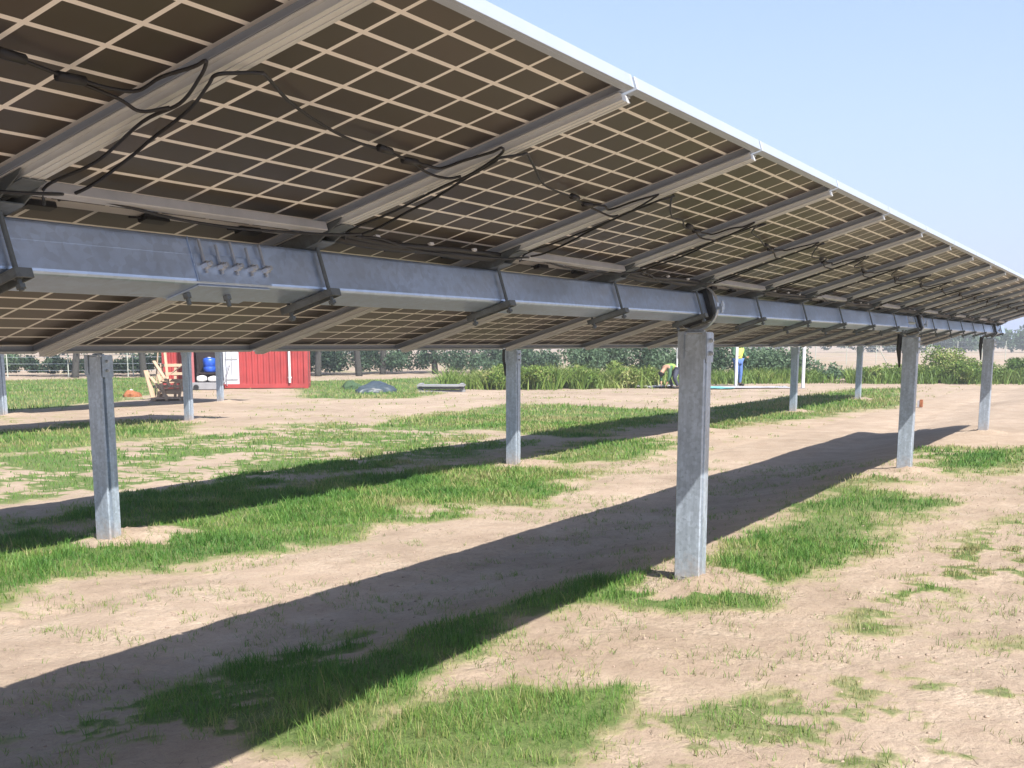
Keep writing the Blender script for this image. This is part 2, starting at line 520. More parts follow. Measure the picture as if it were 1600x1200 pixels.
def make_tracker(name, label, x_first, y, ztube, kmin, kmax, couplings, xt0, xt1, posts, full=True, group=None, tilt=TILT):
    """x_first: world x of seam k=0"""
    root = empty(name, (x_first, y, ztube), (-tilt, 0, 0))
    tag(root, label, 'solar array', group)
    t = MB()
    t.extrude(rounded_square(HT), xt0-x_first, xt1-x_first)
    if full:
        t.box(xt0-x_first+0.02, 0.74, -HT-0.0012, -HT+0.001, 0.012, 0.0155)      # weld seam
    tube = t.build('torque_tube', M['tube'], root)
    for cx in couplings:
        c = make_coupling(root); c.location.x = cx-x_first
    for px in posts:
        b = make_bearing(root); b.location.x = px-x_first
    p0 = None
    for k in range(kmin, kmax):
        if p0 is None:
            p0 = make_panel(root); o = p0
        else:
            o = copy_tree(p0, root)
        o.location = ((k+0.5)*PITCH_X, 0, O_FR)
    r0 = c0 = None
    for k in range(kmin, kmax+1):
        if r0 is None:
            r0 = make_rail(root); c0 = make_clamp(root); r, c = r0, c0
        else:
            r = copy_tree(r0, root); c = copy_tree(c0, root)
        r.location.x = k*PITCH_X; c.location.x = k*PITCH_X
    if full:
        b0 = w0 = None
        for k in range(kmin, kmax):
            if k % 2 == 0:
                if b0 is None: b0 = make_bar(root); o = b0
                else: o = copy_tree(b0, root)
            else:
                if w0 is None: w0 = make_wire_tray(root); o = w0
                else: o = copy_tree(w0, root)
            o.location.x = k*PITCH_X
            cb = make_cable(root, k+40)
            cb.location.x = k*PITCH_X
    return root

ZT = 1.3816+0.19322
make_tracker('solar_tracker', 'long tilted foreground solar array overhead, brown undersides on a blue-grey square tube', 1.964, 2.285, ZT, -4, 17,
             [2.71, 13.22], -2.8, 22.25, [p[0] for p in POSTS1])
make_tracker('solar_tracker', 'second solar array, parallel behind the foreground one over the strip of dense green grass', 7.153-4.5*PITCH_X, 7.172, ZT-0.152, 0, 30,
             [], 1.9, 36.9, [p[0] for p in POSTS2], full=False, tilt=math.radians(9))
make_tracker('solar_tracker', 'solar array ending at the thin lone post near the wooden crates', 19.28+0.7-11*PITCH_X, 17.0, ZT-0.152, 0, 11,
             [], 7.2, 20.1, [p[0] for p in POSTS4], full=False, tilt=math.radians(9))
make_tracker('solar_tracker', 'farthest solar array, ending at the pale post before the open container', 26.00+0.7-12*PITCH_X, 21.83, ZT-0.152, 0, 12,
             [], 12.7, 26.8, [p[0] for p in POSTS5], full=False, tilt=math.radians(9))

# ------------------------------------------------------------------ posts
def post_profile():
    """cold formed post: web faces -x, groove near the -x corner of each side, open at the back"""
    a = 0.074; dpt = 0.118; t = 0.005
    out = [(0.0, -a+0.005), (0.0, a-0.005), (0.005, a), (0.016, a), (0.022, a-0.022), (0.038, a-0.022), (0.044, a), (dpt, a), (dpt, a-0.03)]
    inn = [(dpt-t, a-0.03), (dpt-t, a-t), (0.044+0.002, a-t), (0.038, a-0.022-t), (0.020, a-0.022-t), (0.014, a-t), (t, a-t)]
    side = out[1:] + inn
    lo = [(x, -y) for x, y in reversed(side)]
    return lo + side      # closed outline
POST_PROF = post_profile()

def make_post(h):
    root = empty('support_post')
    m = MB()
    # extrude local x->z
    Mz = Matrix(((0, 1, 0, 0), (0, 0, 1, 0), (1, 0, 0, 0), (0, 0, 0, 1)))
    prof = [(x-0.059, y) for x, y in POST_PROF]
    m.extrude(prof, -0.30, h-0.145, Mz)
    m.build('column', M['post'], root)
    # head bracket: side plates with slotted bolts, cross plate, half cradle under the bearing
    b = MB()
    for s in (-1, 1):
        y0, y1 = sorted((s*0.0775, s*0.0825))
        b.box(-0.050, 0.064, y0, y1, h-0.30, h-0.140)
    b.box(-0.0655, -0.0610, -0.0825, -0.060, h-0.28, h-0.130)
    b.box(-0.0655, -0.0610, 0.045, 0.0825, h-0.28, h-0.130)
    b.box(-0.056, 0.064, -0.077, 0.077, h-0.140, h-0.134)
    b.box(-0.012, 0.012, -0.05, 0.05, h-0.134, h-0.124)
    n = 14
    vs = []; fs = []
    for x in (-0.016, 0.016):
        for R_ in (0.1195, 0.126):
            for i in range(n+1):
                a = math.pi + math.pi*i/n
                vs.append((x, R_*math.cos(a), h + R_*math.sin(a)))
    q = n+1
    for i in range(n):
        fs += [(i, i+1, q+i+1, q+i), (2*q+i, 3*q+i, 3*q+i+1, 2*q+i+1), (i, 2*q+i, 2*q+i+1, i+1), (q+i, q+i+1, 3*q+i+1, 3*q+i)]
    fs += [(0, q, 3*q, 2*q), (n, 2*q+n, 3*q+n, q+n)]
    b.add(vs, fs)
    for s in (-1, 1):     # lugs
        y0, y1 = sorted((s*0.1265, s*0.155))
        b.box(-0.026, 0.026, y0, y1, h-0.012, h+0.004)
        b.tube([(0, s*0.147, h-0.030), (0, s*0.147, h+0.034)], 0.0085, 8)
        b.tube([(0, s*0.147, h+0.006), (0, s*0.147, h+0.020)], 0.015, 6)
    b.build('post_head', M['post'], root)
    for z in (h-0.18, h-0.25):
        for s in (-1, 1):
            t = MB(); t.tube([(0.0, s*0.0825, z), (0.0, s*0.096, z)], 0.013, 6); t.tube([(0.0, s*0.096, z), (0.0, s*0.104, z)], 0.008, 8)
            t.build('bolt', M['zinc'], root)
    # upper half strap over the bearing
    u = MB(); vs = []; fs = []
    for x in (-0.020, 0.020):
        for R_ in (0.1195, 0.124):
            for i in range(n+1):
                a = math.pi*i/n
                vs.append((x, R_*math.cos(a), h + R_*math.sin(a)))
    for i in range(n):
        fs += [(i, i+1, q+i+1, q+i), (2*q+i, 3*q+i, 3*q+i+1, 2*q+i+1), (i, 2*q+i, 2*q+i+1, i+1), (q+i, q+i+1, 3*q+i+1, 3*q+i)]
    fs += [(0, q, 3*q, 2*q), (n, 2*q+n, 3*q+n, q+n)]
    u.add(vs, fs)
    u.build('strap', M['zinc'], root)
    return root

def add_damper(root, h):
    d = MB()
    d.tube([(-0.01, 0.112, h-0.10), (-0.01, 0.122, h-0.25), (-0.01, 0.104, h-0.45)], [0.030, 0.026, 0.010], 8)
    d.box(-0.03, 0.01, 0.083, 0.110, h-0.20, h-0.17)
    d.build('damper', M['black'], root, smooth=False)

LBL = {
 (1, 0): 'galvanized post carrying the near end of the foreground array, outside the left edge',
 (1, 1): 'tall nearest galvanized steel post, standing in pale dirt at the right of the wide shadow',
 (1, 2): 'second galvanized post of the foreground array, in front of the small dense green patch',
 (1, 3): 'third and last post under the foreground array, at the tip of its shadow',
 (2, 0): 'blue-grey grooved post at the left standing in a dirt mound amid thick grass',
 (2, 1): 'galvanized post in mid picture behind the array edge, between grass and sand',
 (2, 2): 'second array post hidden behind the tall nearest post',
 (2, 3): 'far galvanized post beside a bright white pole, standing on dark green shaded grass',
 (2, 4): 'last post of the second array, on green grass where its shadow tapers off',
 (4, 0): 'post of the third array beyond the left edge',
 (4, 1): 'thin grey post just in front of the wooden crates, its shadow beside the foot',
 (5, 0): 'pale post at the very left edge, on the far grass',
 (5, 1): 'pale far post in front of the white container door',
}
proto = {}
def place_posts(row, posts, h, dampers=()):
    for i, (px, py) in enumerate(posts):
        gz = float(height(np.array([px]), np.array([py]))[0])
        zt = ZT if row == 1 else ZT-0.152
        base = 0.0 if row == 1 else -0.15
        if 'p' not in proto:
            proto['p'] = make_post(ZT); o = proto['p']
        else:
            o = copy_tree(proto['p'])
        o.location = (px, py, base)
        o.rotation_euler.z = random.uniform(-0.02, 0.02)
        tag(o, LBL[(row, i)], 'post', 'steel posts carrying the solar arrays')
        if i in dampers: add_damper(o, ZT)
place_posts(1, POSTS1, ZT, ())
place_posts(2, POSTS2, ZT)
place_posts(4, POSTS4, ZT)
place_posts(5, POSTS5, ZT)
for o in list(bpy.data.objects):
    if o.get('label') in (LBL[(1, 2)], LBL[(1, 3)], LBL[(2, 1)]): add_damper(o, ZT)

# ------------------------------------------------------------------ ground sheet
# grass cover: (density, outline in world x,y)
PATCHES = [
    (1.00, [(6.6, 8.02), (7.26, 8.05), (7.27, 7.57), (7.95, 7.82), (8.67, 8.04), (9.64, 8.26), (10.59, 8.2), (11.78, 7.94), (13.53, 7.77), (13.89, 7.42), (13.71, 6.53), (13.21, 5.88), (10.61, 5.25), (9.93, 6.06), (8.51, 5.75), (7.39, 5.68), (6.93, 5.96), (6.41, 5.97), (5.85, 6.28), (4.95, 6.06)]),
    (1.00, [(6.95, 8.43), (7.71, 8.55), (9.46, 9.19), (11.19, 9.11), (11.15, 8.46), (9.16, 8.09), (8.26, 8.11)]),
    (1.00, [(15.34, 7.35), (17.78, 7.92), (19.11, 7.04), (17.51, 6.34), (15.53, 6.35), (14.64, 6.7)]),
    (1.00, [(3.33, 2.76), (3.95, 3.03), (4.53, 3.08), (5.29, 3.28), (5.73, 3.07), (6.26, 2.9), (6.91, 2.81), (6.96, 2.59), (6.64, 2.54), (6.32, 2.65), (5.61, 2.74), (5.22, 2.69), (4.51, 2.6), (3.96, 2.52), (3.46, 2.46)]),
    (0.68, [(3.25, 3.89), (3.86, 3.82), (4.75, 3.75), (5.44, 3.53), (4.53, 3.08), (3.95, 3.03), (3.33, 2.76)]),
    (1.00, [(3.5, 2.38), (3.95, 2.45), (4.36, 2.45), (4.51, 2.23), (4.41, 2.07), (4.61, 1.84), (4.42, 1.82), (4.08, 1.73), (3.6, 1.59), (3.27, 2.23)]),
    (0.80, [(7.2, 2.34), (8.37, 2.5), (10.43, 2.57), (12.16, 2.63), (11.98, 2.05), (11.48, 1.47), (10.69, 1.62), (9.99, 1.75), (8.53, 1.57), (7.81, 1.63), (7.4, 1.73), (7.05, 1.87), (7.05, 2.18)]),
    (0.90, [(6.3, 2.6), (6.52, 2.5), (6.44, 2.24), (6.69, 1.84), (6.42, 1.8), (6.12, 2.13), (6.08, 2.4)]),
    (1.00, [(13.56, 2.07), (14.51, 2.15), (17.33, 2.02), (18.12, 1.15), (15.95, 1.0), (14.04, 1.56), (13.49, 1.81)]),
    (0.60, [(15.3, 2.27), (16.82, 2.59), (17.57, 2.21), (16.82, 1.96)]),
    (0.66, [(6.05, 1.18), (6.99, 1.24), (7.68, 1.18), (9.08, 1.1), (11.62, 0.7), (8.04, 0.45), (7.48, 0.89), (6.56, 0.99), (6.04, 1.06)]),
    (0.90, [(22.18, 7.18), (28.21, 9.14), (35.15, 9.14), (43.1, 8.83), (43.78, 7.48), (32.71, 5.72), (25.4, 6.46)]),
    (0.66, [(8.22, 9.95), (11.44, 13.78), (15.18, 13.61), (18.93, 14.76), (20.61, 13.57), (17.7, 8.65), (14.68, 8.44), (11.66, 8.93), (9.88, 9.6)]),
    (0.66, [(15.18, 13.61), (19.37, 13.9), (17.38, 9.28), (13.16, 8.49), (11.02, 9.43)]),
    (0.95, [(11.97, 14.41), (14.68, 17.64), (18.11, 18.49), (19.55, 17.49), (16.0, 14.41), (13.55, 14.12)]),
    (0.90, [(19.24, 12.95), (22.42, 13.8), (28.45, 14.1), (27.94, 9.67), (24.33, 8.55), (19.02, 8.47), (19.71, 10.53)]),
    (1.00, [(17.82, 21.37), (35.56, 42.48), (43.18, 40.02), (30.67, 28.32), (25.8, 24.87), (20.9, 23.54)]),
    (0.90, [(29.0, 21.23), (41.54, 30.7), (49.18, 28.22), (38.1, 21.35), (30.31, 18.65), (28.98, 19.49)]),
    (0.20, [(3.41, 1.97), (4.16, 1.58), (4.85, 1.16), (6.26, 0.33), (4.31, 0.2)]),
    (0.60, [(10.7, 6.16), (11.35, 6.07), (13.89, 6.18), (13.28, 5.75), (10.04, 5.37), (9.18, 5.67)]),
    (0.55, [(13.32, 2.55), (12.47, 2.76), (12.87, 2.09), (13.79, 2.04)]),
]

def signed_dist(px, py, poly):
    """positive inside"""
    P = np.array(poly); n = len(P)
    d = np.full(px.shape, 1e9); inside = np.zeros(px.shape, bool)
    for i in range(n):
        ax, ay = P[i]; bx, by = P[(i+1) % n]
        ex, ey = bx-ax, by-ay
        t = np.clip(((px-ax)*ex+(py-ay)*ey)/(ex*ex+ey*ey+1e-12), 0, 1)
        d = np.minimum(d, np.hypot(px-ax-t*ex, py-ay-t*ey))
        c = ((ay > py) != (by > py))
        with np.errstate(divide='ignore', invalid='ignore'):
            xi = (bx-ax)*(py-ay)/(by-ay+1e-12)+ax
        inside ^= (c & (px < xi))
    return np.where(inside, d, -d)

def cover(x, y):
    """0..1 grass cover over the terrain"""
    n1 = fbm(x, y, 1.6, 4, 51, 0.55)-0.5
    n2 = fbm(x, y, 7.0, 3, 61, 0.6)-0.5
    dist = np.hypot(x, y)
    amp = np.clip(dist/14, 0.35, 1.4)
    out = np.zeros_like(x)
    for v, poly in PATCHES:
        P = np.array(poly)
        m = (x > P[:, 0].min()-1.5) & (x < P[:, 0].max()+1.5) & (y > P[:, 1].min()-1.5) & (y < P[:, 1].max()+1.5)
        if not m.any(): continue
        sd = signed_dist(x[m], y[m], poly)
        sd = sd + 0.06*amp[m] + n1[m]*0.8*amp[m] + n2[m]*0.4*amp[m]
        w = smooth(sd/(0.42*amp[m])*0.5+0.5)
        if v < 0.7:      # thin cover breaks into clumps
            cl = smooth((n1[m]*1.6+n2[m]*1.4+v-0.42)/0.25)
            w = w*cl*(0.45+0.5*v)
        else:
            w = w*(0.72+0.28*smooth((n1[m]+n2[m]+0.25)*3))*v**0.5
        out[m] = np.maximum(out[m], w)
    # scattered sprigs elsewhere; a green-yellow plain further off on the left
    sc = smooth((n1+n2-0.21)/0.08)*0.35
    out = np.maximum(out, sc*smooth((dist-3)/6)*(y > 5.5))
    # posts stand in bare spoil
    for i, (px, py) in enumerate(POSTS1+POSTS2+POSTS4+POSTS5):
        ox = 0.28 if py > 5 else 0.05
        r = np.hypot((x-px-ox)/0.50, (y-py+0.05)/0.32)
        out = out*smooth((r-0.85+n2)/0.4)
    return out

def axis(segs):
    a = []
    for lo, hi, st in segs:
        a += list(np.arange(lo, hi-1e-6, st))
    return a
def grow(start, step, k, end):
    a = [start]
    while a[-1] < end:
        step *= k; a.append(a[-1]+step)
    return a
xs = axis([(-6, 2.4, 0.35), (2.4, 9.0, 0.022), (9.0, 16.0, 0.045), (16.0, 30.0, 0.10)]) + grow(30.0, 0.11, 1.06, 1800)
xs = sorted([-v-6.4 for v in grow(0.0, 0.5, 1.25, 1500)]) + xs
ys = axis([(-4, 0.0, 0.25), (0.0, 4.6, 0.022), (4.6, 10.0, 0.035), (10.0, 24.0, 0.10)]) + grow(24.0, 0.11, 1.07, 1800)
ys = sorted([-v-4.3 for v in grow(0.0, 0.4, 1.25, 1500)]) + ys
xs = np.array(xs); ys = np.array(ys)
X, Y = np.meshgrid(xs, ys)
shape = X.shape
Xf = X.ravel(); Yf = Y.ravel()
Zf = height(Xf, Yf)
CV = cover(Xf, Yf)
Zf = Zf + 0.012*CV*np.clip(1-np.hypot(Xf, Yf)/25, 0, 1)
nx, ny = len(xs), len(ys)
print('ground verts', nx*ny)
me = bpy.data.meshes.new('ground')
idx = (np.arange(ny-1)[:, None]*nx + np.arange(nx-1)[None, :]).ravel()
faces = np.stack([idx, idx+1, idx+nx+1, idx+nx], 1).astype(np.int32)
me.vertices.add(nx*ny); me.vertices.foreach_set('co', np.stack([Xf, Yf, Zf], 1).ravel())
me.loops.add(len(faces)*4); me.loops.foreach_set('vertex_index', faces.ravel())
me.polygons.add(len(faces)); me.polygons.foreach_set('loop_start', np.arange(len(faces))*4); me.polygons.foreach_set('loop_total', np.full(len(faces), 4))
me.update(calc_edges=True)
me.shade_smooth()
at = me.attributes.new('cover', 'FLOAT', 'POINT'); at.data.foreach_set('value', CV.astype(np.float32))
ground = bpy.data.objects.new('ground', me); C.objects.link(ground)
tag(ground, 'pale pinkish sandy dirt ground with patches of grass', 'ground', kind='structure')

def ground_mat():
    m, nt, b = new_mat('sandy_dirt')
    tc = N(nt, 'ShaderNodeTexCoord'); P = tc.outputs['Object']
    def noise(scale, det, rough=0.6, dist=0.0):
        n = N(nt, 'ShaderNodeTexNoise', Scale=scale, Detail=det, Roughness=rough, Distortion=dist)
        nt.links.new(P, n.inputs['Vector']); return n.outputs['Fac']
    big = noise(0.35, 4); mid = noise(2.5, 6, 0.65); fine = noise(28, 8, 0.7); grit = noise(140, 4, 0.7)
    r1 = ramp(nt, [(0.30, (0.262, 0.202, 0.156)), (0.52, (0.318, 0.252, 0.197)), (0.72, (0.365, 0.298, 0.238))])
    nt.links.new(mid, r1.inputs[0])
    r2 = ramp(nt, [(0.25, (0.62, 0.58, 0.54)), (0.42, (0.93, 0.92, 0.91)), (0.75, (1.12, 1.12, 1.12))])
    nt.links.new(fine, r2.inputs[0])
    mul = N(nt, 'ShaderNodeMix'); mul.data_type = 'RGBA'; mul.blend_type = 'MULTIPLY'; mul.inputs[0].default_value = 0.85
    nt.links.new(r1.outputs[0], mul.inputs[6]); nt.links.new(r2.outputs[0], mul.inputs[7])
    r3 = ramp(nt, [(0.35, (0.86, 0.85, 0.83)), (0.65, (1.07, 1.06, 1.05))])
    nt.links.new(big, r3.inputs[0])
    mul2 = N(nt, 'ShaderNodeMix'); mul2.data_type = 'RGBA'; mul2.blend_type = 'MULTIPLY'; mul2.inputs[0].default_value = 1.0
    nt.links.new(mul.outputs[2], mul2.inputs[6]); nt.links.new(r3.outputs[0], mul2.inputs[7])
    r4 = ramp(nt, [(0.30, (0.70, 0.69, 0.67)), (0.44, (0.98, 0.98, 0.97)), (0.70, (1.10, 1.10, 1.09))])
    nt.links.new(grit, r4.inputs[0])
    mul3 = N(nt, 'ShaderNodeMix'); mul3.data_type = 'RGBA'; mul3.blend_type = 'MULTIPLY'; mul3.inputs[0].default_value = 0.8
    nt.links.new(mul2.outputs[2], mul3.inputs[6]); nt.links.new(r4.outputs[0], mul3.inputs[7]); mul2 = mul3
    # grassy soil
    gcol = ramp(nt, [(0.32, (0.028, 0.050, 0.014)), (0.46, (0.062, 0.105, 0.026)), (0.58, (0.105, 0.150, 0.045)), (0.70, (0.20, 0.19, 0.10))])
    gm = N(nt, 'ShaderNodeMix'); gm.data_type = 'FLOAT'; gm.inputs[0].default_value = 0.5
    nt.links.new(fine, gm.inputs[2]); nt.links.new(grit, gm.inputs[3]); nt.links.new(gm.outputs[0], gcol.inputs[0])
    a = N(nt, 'ShaderNodeAttribute'); a.attribute_name = 'cover'
    # break the edge with fine noise
    add = N(nt, 'ShaderNodeMath', operation='ADD')
    sc = N(nt, 'ShaderNodeMath', operation='MULTIPLY'); sc.inputs[1].default_value = 0.9
    sub = N(nt, 'ShaderNodeMath', operation='SUBTRACT'); sub.inputs[1].default_value = 0.5
    nt.links.new(fine, sub.inputs[0]); nt.links.new(sub.outputs[0], sc.inputs[0])
    nt.links.new(a.outputs['Fac'], add.inputs[0]); nt.links.new(sc.outputs[0], add.inputs[1])
    mr = N(nt, 'ShaderNodeMapRange'); mr.interpolation_type = 'SMOOTHSTEP'
    mr.inputs['From Min'].default_value = 0.12; mr.inputs['From Max'].default_value = 0.75; mr.inputs['To Max'].default_value = 0.92
    nt.links.new(add.outputs[0], mr.inputs['Value'])
    # dry yellowish fringe
    mr2 = N(nt, 'ShaderNodeMapRange'); mr2.interpolation_type = 'SMOOTHSTEP'
    mr2.inputs['From Min'].default_value = 0.0; mr2.inputs['From Max'].default_value = 0.35; mr2.inputs['To Max'].default_value = 0.72
    nt.links.new(add.outputs[0], mr2.inputs['Value'])
    dry = N(nt, 'ShaderNodeMix'); dry.data_type = 'RGBA'
    nt.links.new(mr2.outputs[0], dry.inputs[0]); nt.links.new(mul2.outputs[2], dry.inputs[6]); dry.inputs[7].default_value = (0.26, 0.23, 0.125, 1)
    mx = N(nt, 'ShaderNodeMix'); mx.data_type = 'RGBA'
    nt.links.new(mr.outputs[0], mx.inputs[0]); nt.links.new(dry.outputs[2], mx.inputs[6]); nt.links.new(gcol.outputs[0], mx.inputs[7])
    nt.links.new(mx.outputs[2], b.inputs['Base Color'])
    b.inputs['Roughness'].default_value = 0.95
    b.inputs['Specular IOR Level'].default_value = 0.15
    h0 = N(nt, 'ShaderNodeMath', operation='MULTIPLY_ADD'); h0.inputs[1].default_value = 0.3
    nt.links.new(grit, h0.inputs[0]); nt.links.new(fine, h0.inputs[2])
    # crumbly clods, stronger in some stretches than others
    vo = N(nt, 'ShaderNodeTexVoronoi', Scale=30.0); vo.feature = 'F1'
    nt.links.new(P, vo.inputs['Vector'])
    cm = N(nt, 'ShaderNodeMapRange'); cm.inputs['From Min'].default_value = 0.48; cm.inputs['From Max'].default_value = 0.66; cm.inputs['To Max'].default_value = -0.9
    nt.links.new(mid, cm.inputs['Value'])
    h = N(nt, 'ShaderNodeMath', operation='MULTIPLY_ADD')
    nt.links.new(vo.outputs['Distance'], h.inputs[0]); nt.links.new(cm.outputs[0], h.inputs[1]); nt.links.new(h0.outputs[0], h.inputs[2])
    bp = N(nt, 'ShaderNodeBump', Strength=0.7, Distance=0.02)
    nt.links.new(h.outputs[0], bp.inputs['Height']); nt.links.new(bp.outputs[0], b.inputs['Normal'])
    return m
me.materials.append(ground_mat())

# ------------------------------------------------------------------ grass blades, dry sprigs, clods
def grass_mat(name, stops, trans=0.25):
    m, nt, b = new_mat(name)
    a = N(nt, 'ShaderNodeAttribute'); a.attribute_name = 'tone'
    r = ramp(nt, stops)
    nt.links.new(a.outputs['Fac'], r.inputs[0])
    nt.links.new(r.outputs[0], b.inputs['Base Color'])
    b.inputs['Roughness'].default_value = 0.55
    b.inputs['Specular IOR Level'].default_value = 0.25
    t = N(nt, 'ShaderNodeBsdfTranslucent')
    nt.links.new(r.outputs[0], t.inputs['Color'])
    ms = N(nt, 'ShaderNodeMixShader'); ms.inputs[0].default_value = trans
    out = nt.nodes['Material Output']
    nt.links.new(b.outputs[0], ms.inputs[1]); nt.links.new(t.outputs[0], ms.inputs[2]); nt.links.new(ms.outputs[0], out.inputs[0])
    return m
GR = [(0.0, (0.042, 0.115, 0.020)), (0.45, (0.078, 0.180, 0.032)), (0.75, (0.145, 0.235, 0.050)), (0.92, (0.24, 0.25, 0.09)), (1.0, (0.30, 0.26, 0.14))]
M['grass'] = grass_mat('grass_blades', GR)
M['leaf'] = grass_mat('shrub_leaves', [(0.0, (0.030, 0.065, 0.018)), (0.5, (0.065, 0.12, 0.030)), (1.0, (0.15, 0.20, 0.06))])
M['leaf_teal'] = grass_mat('grey_green_leaves', [(0.0, (0.030, 0.060, 0.035)), (0.5, (0.055, 0.10, 0.055)), (1.0, (0.10, 0.155, 0.085))])
M['weed'] = grass_mat('weed_leaves', [(0.0, (0.050, 0.10, 0.020)), (0.5, (0.11, 0.18, 0.035)), (0.85, (0.19, 0.24, 0.06)), (1.0, (0.33, 0.32, 0.14))])

def blades_object(name, x, y, z, hgt, wid, tone, mat, lean=0.5, segs=2):
    n = len(x)
    ang = rng.uniform(0, 2*np.pi, n); la = rng.uniform(0, 2*np.pi, n)
    ln = rng.uniform(0.1, lean, n)*hgt
    dx = np.cos(ang)*wid/2; dy = np.sin(ang)*wid/2
    lx = np.cos(la)*ln; ly = np.sin(la)*ln
    V = np.zeros((n, 5, 3), np.float32)
    V[:, 0] = np.stack([x-dx, y-dy, z-0.004], 1); V[:, 1] = np.stack([x+dx, y+dy, z-0.004], 1)
    V[:, 2] = np.stack([x-dx*.75+lx*.35, y-dy*.75+ly*.35, z+hgt*.55], 1); V[:, 3] = np.stack([x+dx*.75+lx*.35, y+dy*.75+ly*.35, z+hgt*.55], 1)
    V[:, 4] = np.stack([x+lx, y+ly, z+hgt], 1)
    b = (np.arange(n)*5)[:, None]
    L = np.concatenate([b+np.array([[0, 1, 3, 2]]), b+np.array([[2, 3, 4]])], 1).astype(np.int32)   # 7 loops
    me = bpy.data.meshes.new(name)
    me.vertices.add(n*5); me.vertices.foreach_set('co', V.ravel())
    me.loops.add(n*7); me.loops.foreach_set('vertex_index', L.ravel())
    st = np.stack([np.arange(n)*7, np.arange(n)*7+4], 1).ravel(); tt = np.tile([4, 3], n)
    me.polygons.add(n*2); me.polygons.foreach_set('loop_start', st.astype(np.int32)); me.polygons.foreach_set('loop_total', tt.astype(np.int32))
    me.update(calc_edges=True)
    at = me.attributes.new('tone', 'FLOAT', 'POINT'); at.data.foreach_set('value', np.repeat(tone, 5).astype(np.float32))
    me.materials.append(mat)
    o = bpy.data.objects.new(name, me); C.objects.link(o)
    return o

def scatter(x0, x1, y0, y1, dens):
    n = int((x1-x0)*(y1-y0)*dens)
    return rng.uniform(x0, x1, n), rng.uniform(y0, y1, n)
def in_view(x, y, m=0.15):
    """rough wedge that the photo (and a step to the side) can see"""
    a = np.arctan2(y, x)
    return (a > YAW-0.42-m) & (a < YAW+0.42+m)

gx, gy, gh, gw, gt = [], [], [], [], []
for (x0, x1, y0, y1, dens) in ((2.4, 9, 0.0, 4.6, 6500), (4, 14, 4.6, 9.5, 3000), (9, 20, 0.0, 4.6, 1500), (14, 24, 4.6, 10, 800), (7, 24, 9.5, 20, 420), (20, 46, 2, 20, 260), (17, 50, 20, 44, 90)):
    x, y = scatter(x0, x1, y0, y1, dens)
    k = in_view(x, y); x, y = x[k], y[k]
    c = cover(x, y)
    # tufts
    tf = fbm(x, y, 11.0, 2, 77)
    k = rng.uniform(0, 1, len(x)) < np.clip(c*1.15-0.08, 0, 1)**1.25*np.clip((tf-0.20)*2.6, 0.30, 1)
    x, y, c, tf = x[k], y[k], c[k], tf[k]
    d = np.hypot(x, y)
    z = height(x, y)+0.006*c
    h = (0.020+0.034*c)*(0.50+1.0*fbm(x, y, 2.7, 3, 79))*(0.45+tf)*rng.uniform(0.5, 1.35, len(x))*np.where(d < 30, 1, 1.3)
    tall = rng.uniform(0, 1, len(x)) < 0.012
    h = np.where(tall, h*2.0, h)
    gx.append(x); gy.append(y); gh.append(h)
    gw.append(0.0034*np.clip(d/5.5, 0.8, 6)*rng.uniform(0.7, 1.3, len(x)))
    t = 0.44 + 1.1*(fbm(x, y, 1.1, 3, 88)-0.5) + 0.5*(fbm(x, y, 5.0, 2, 89)-0.5) + rng.normal(0, 0.16, len(x)) + 0.40*(1-c)
    t = t + 0.28*np.clip((d-10)/15, 0, 1)  # farther blades lighter: the sunlit look of distant grass put into the tone
    dryside = smooth((1.75-y)/0.6)*(x > 4.6)
    t = t + 0.42*dryside; h = h*(1-0.35*dryside); gh[-1] = h
    gt.append(np.clip(np.where(tall, t+0.25, t), 0, 0.97))
gx, gy, gh, gw, gt = map(np.concatenate, (gx, gy, gh, gw, gt))
print('blades', len(gx))
o = blades_object('grass', gx, gy, height(gx, gy)+0.004, gh, gw, gt, M['grass'], 0.9)
tag(o, 'short green grass growing in patches on the dirt', 'grass', kind='stuff')

# thin dry sprigs on the bare soil (right foreground mostly)
x, y = scatter(2.4, 16, -0.5, 9, 260)
k = in_view(x, y); x, y = x[k], y[k]
cl = fbm(x, y, 3.2, 3, 99)+0.25*fbm(x, y, 0.8, 2, 93)
k = (cl > 0.70) | (rng.uniform(0, 1, len(x)) < 0.035); x, y = x[k], y[k]
rep = 4
x = np.repeat(x, rep)+rng.normal(0, 0.012, len(x)*rep); y = np.repeat(y, rep)+rng.normal(0, 0.012, len(y)*rep)
t = np.clip(rng.normal(0.80, 0.16, len(x)), 0, 1)
o = blades_object('dry_grass', x, y, height(x, y), rng.uniform(0.012, 0.045, len(x)), rng.uniform(0.002, 0.004, len(x)), t, M['grass'], 1.6)
tag(o, 'thin dry yellowish sprigs scattered over the bare dirt', 'dry grass', kind='stuff')

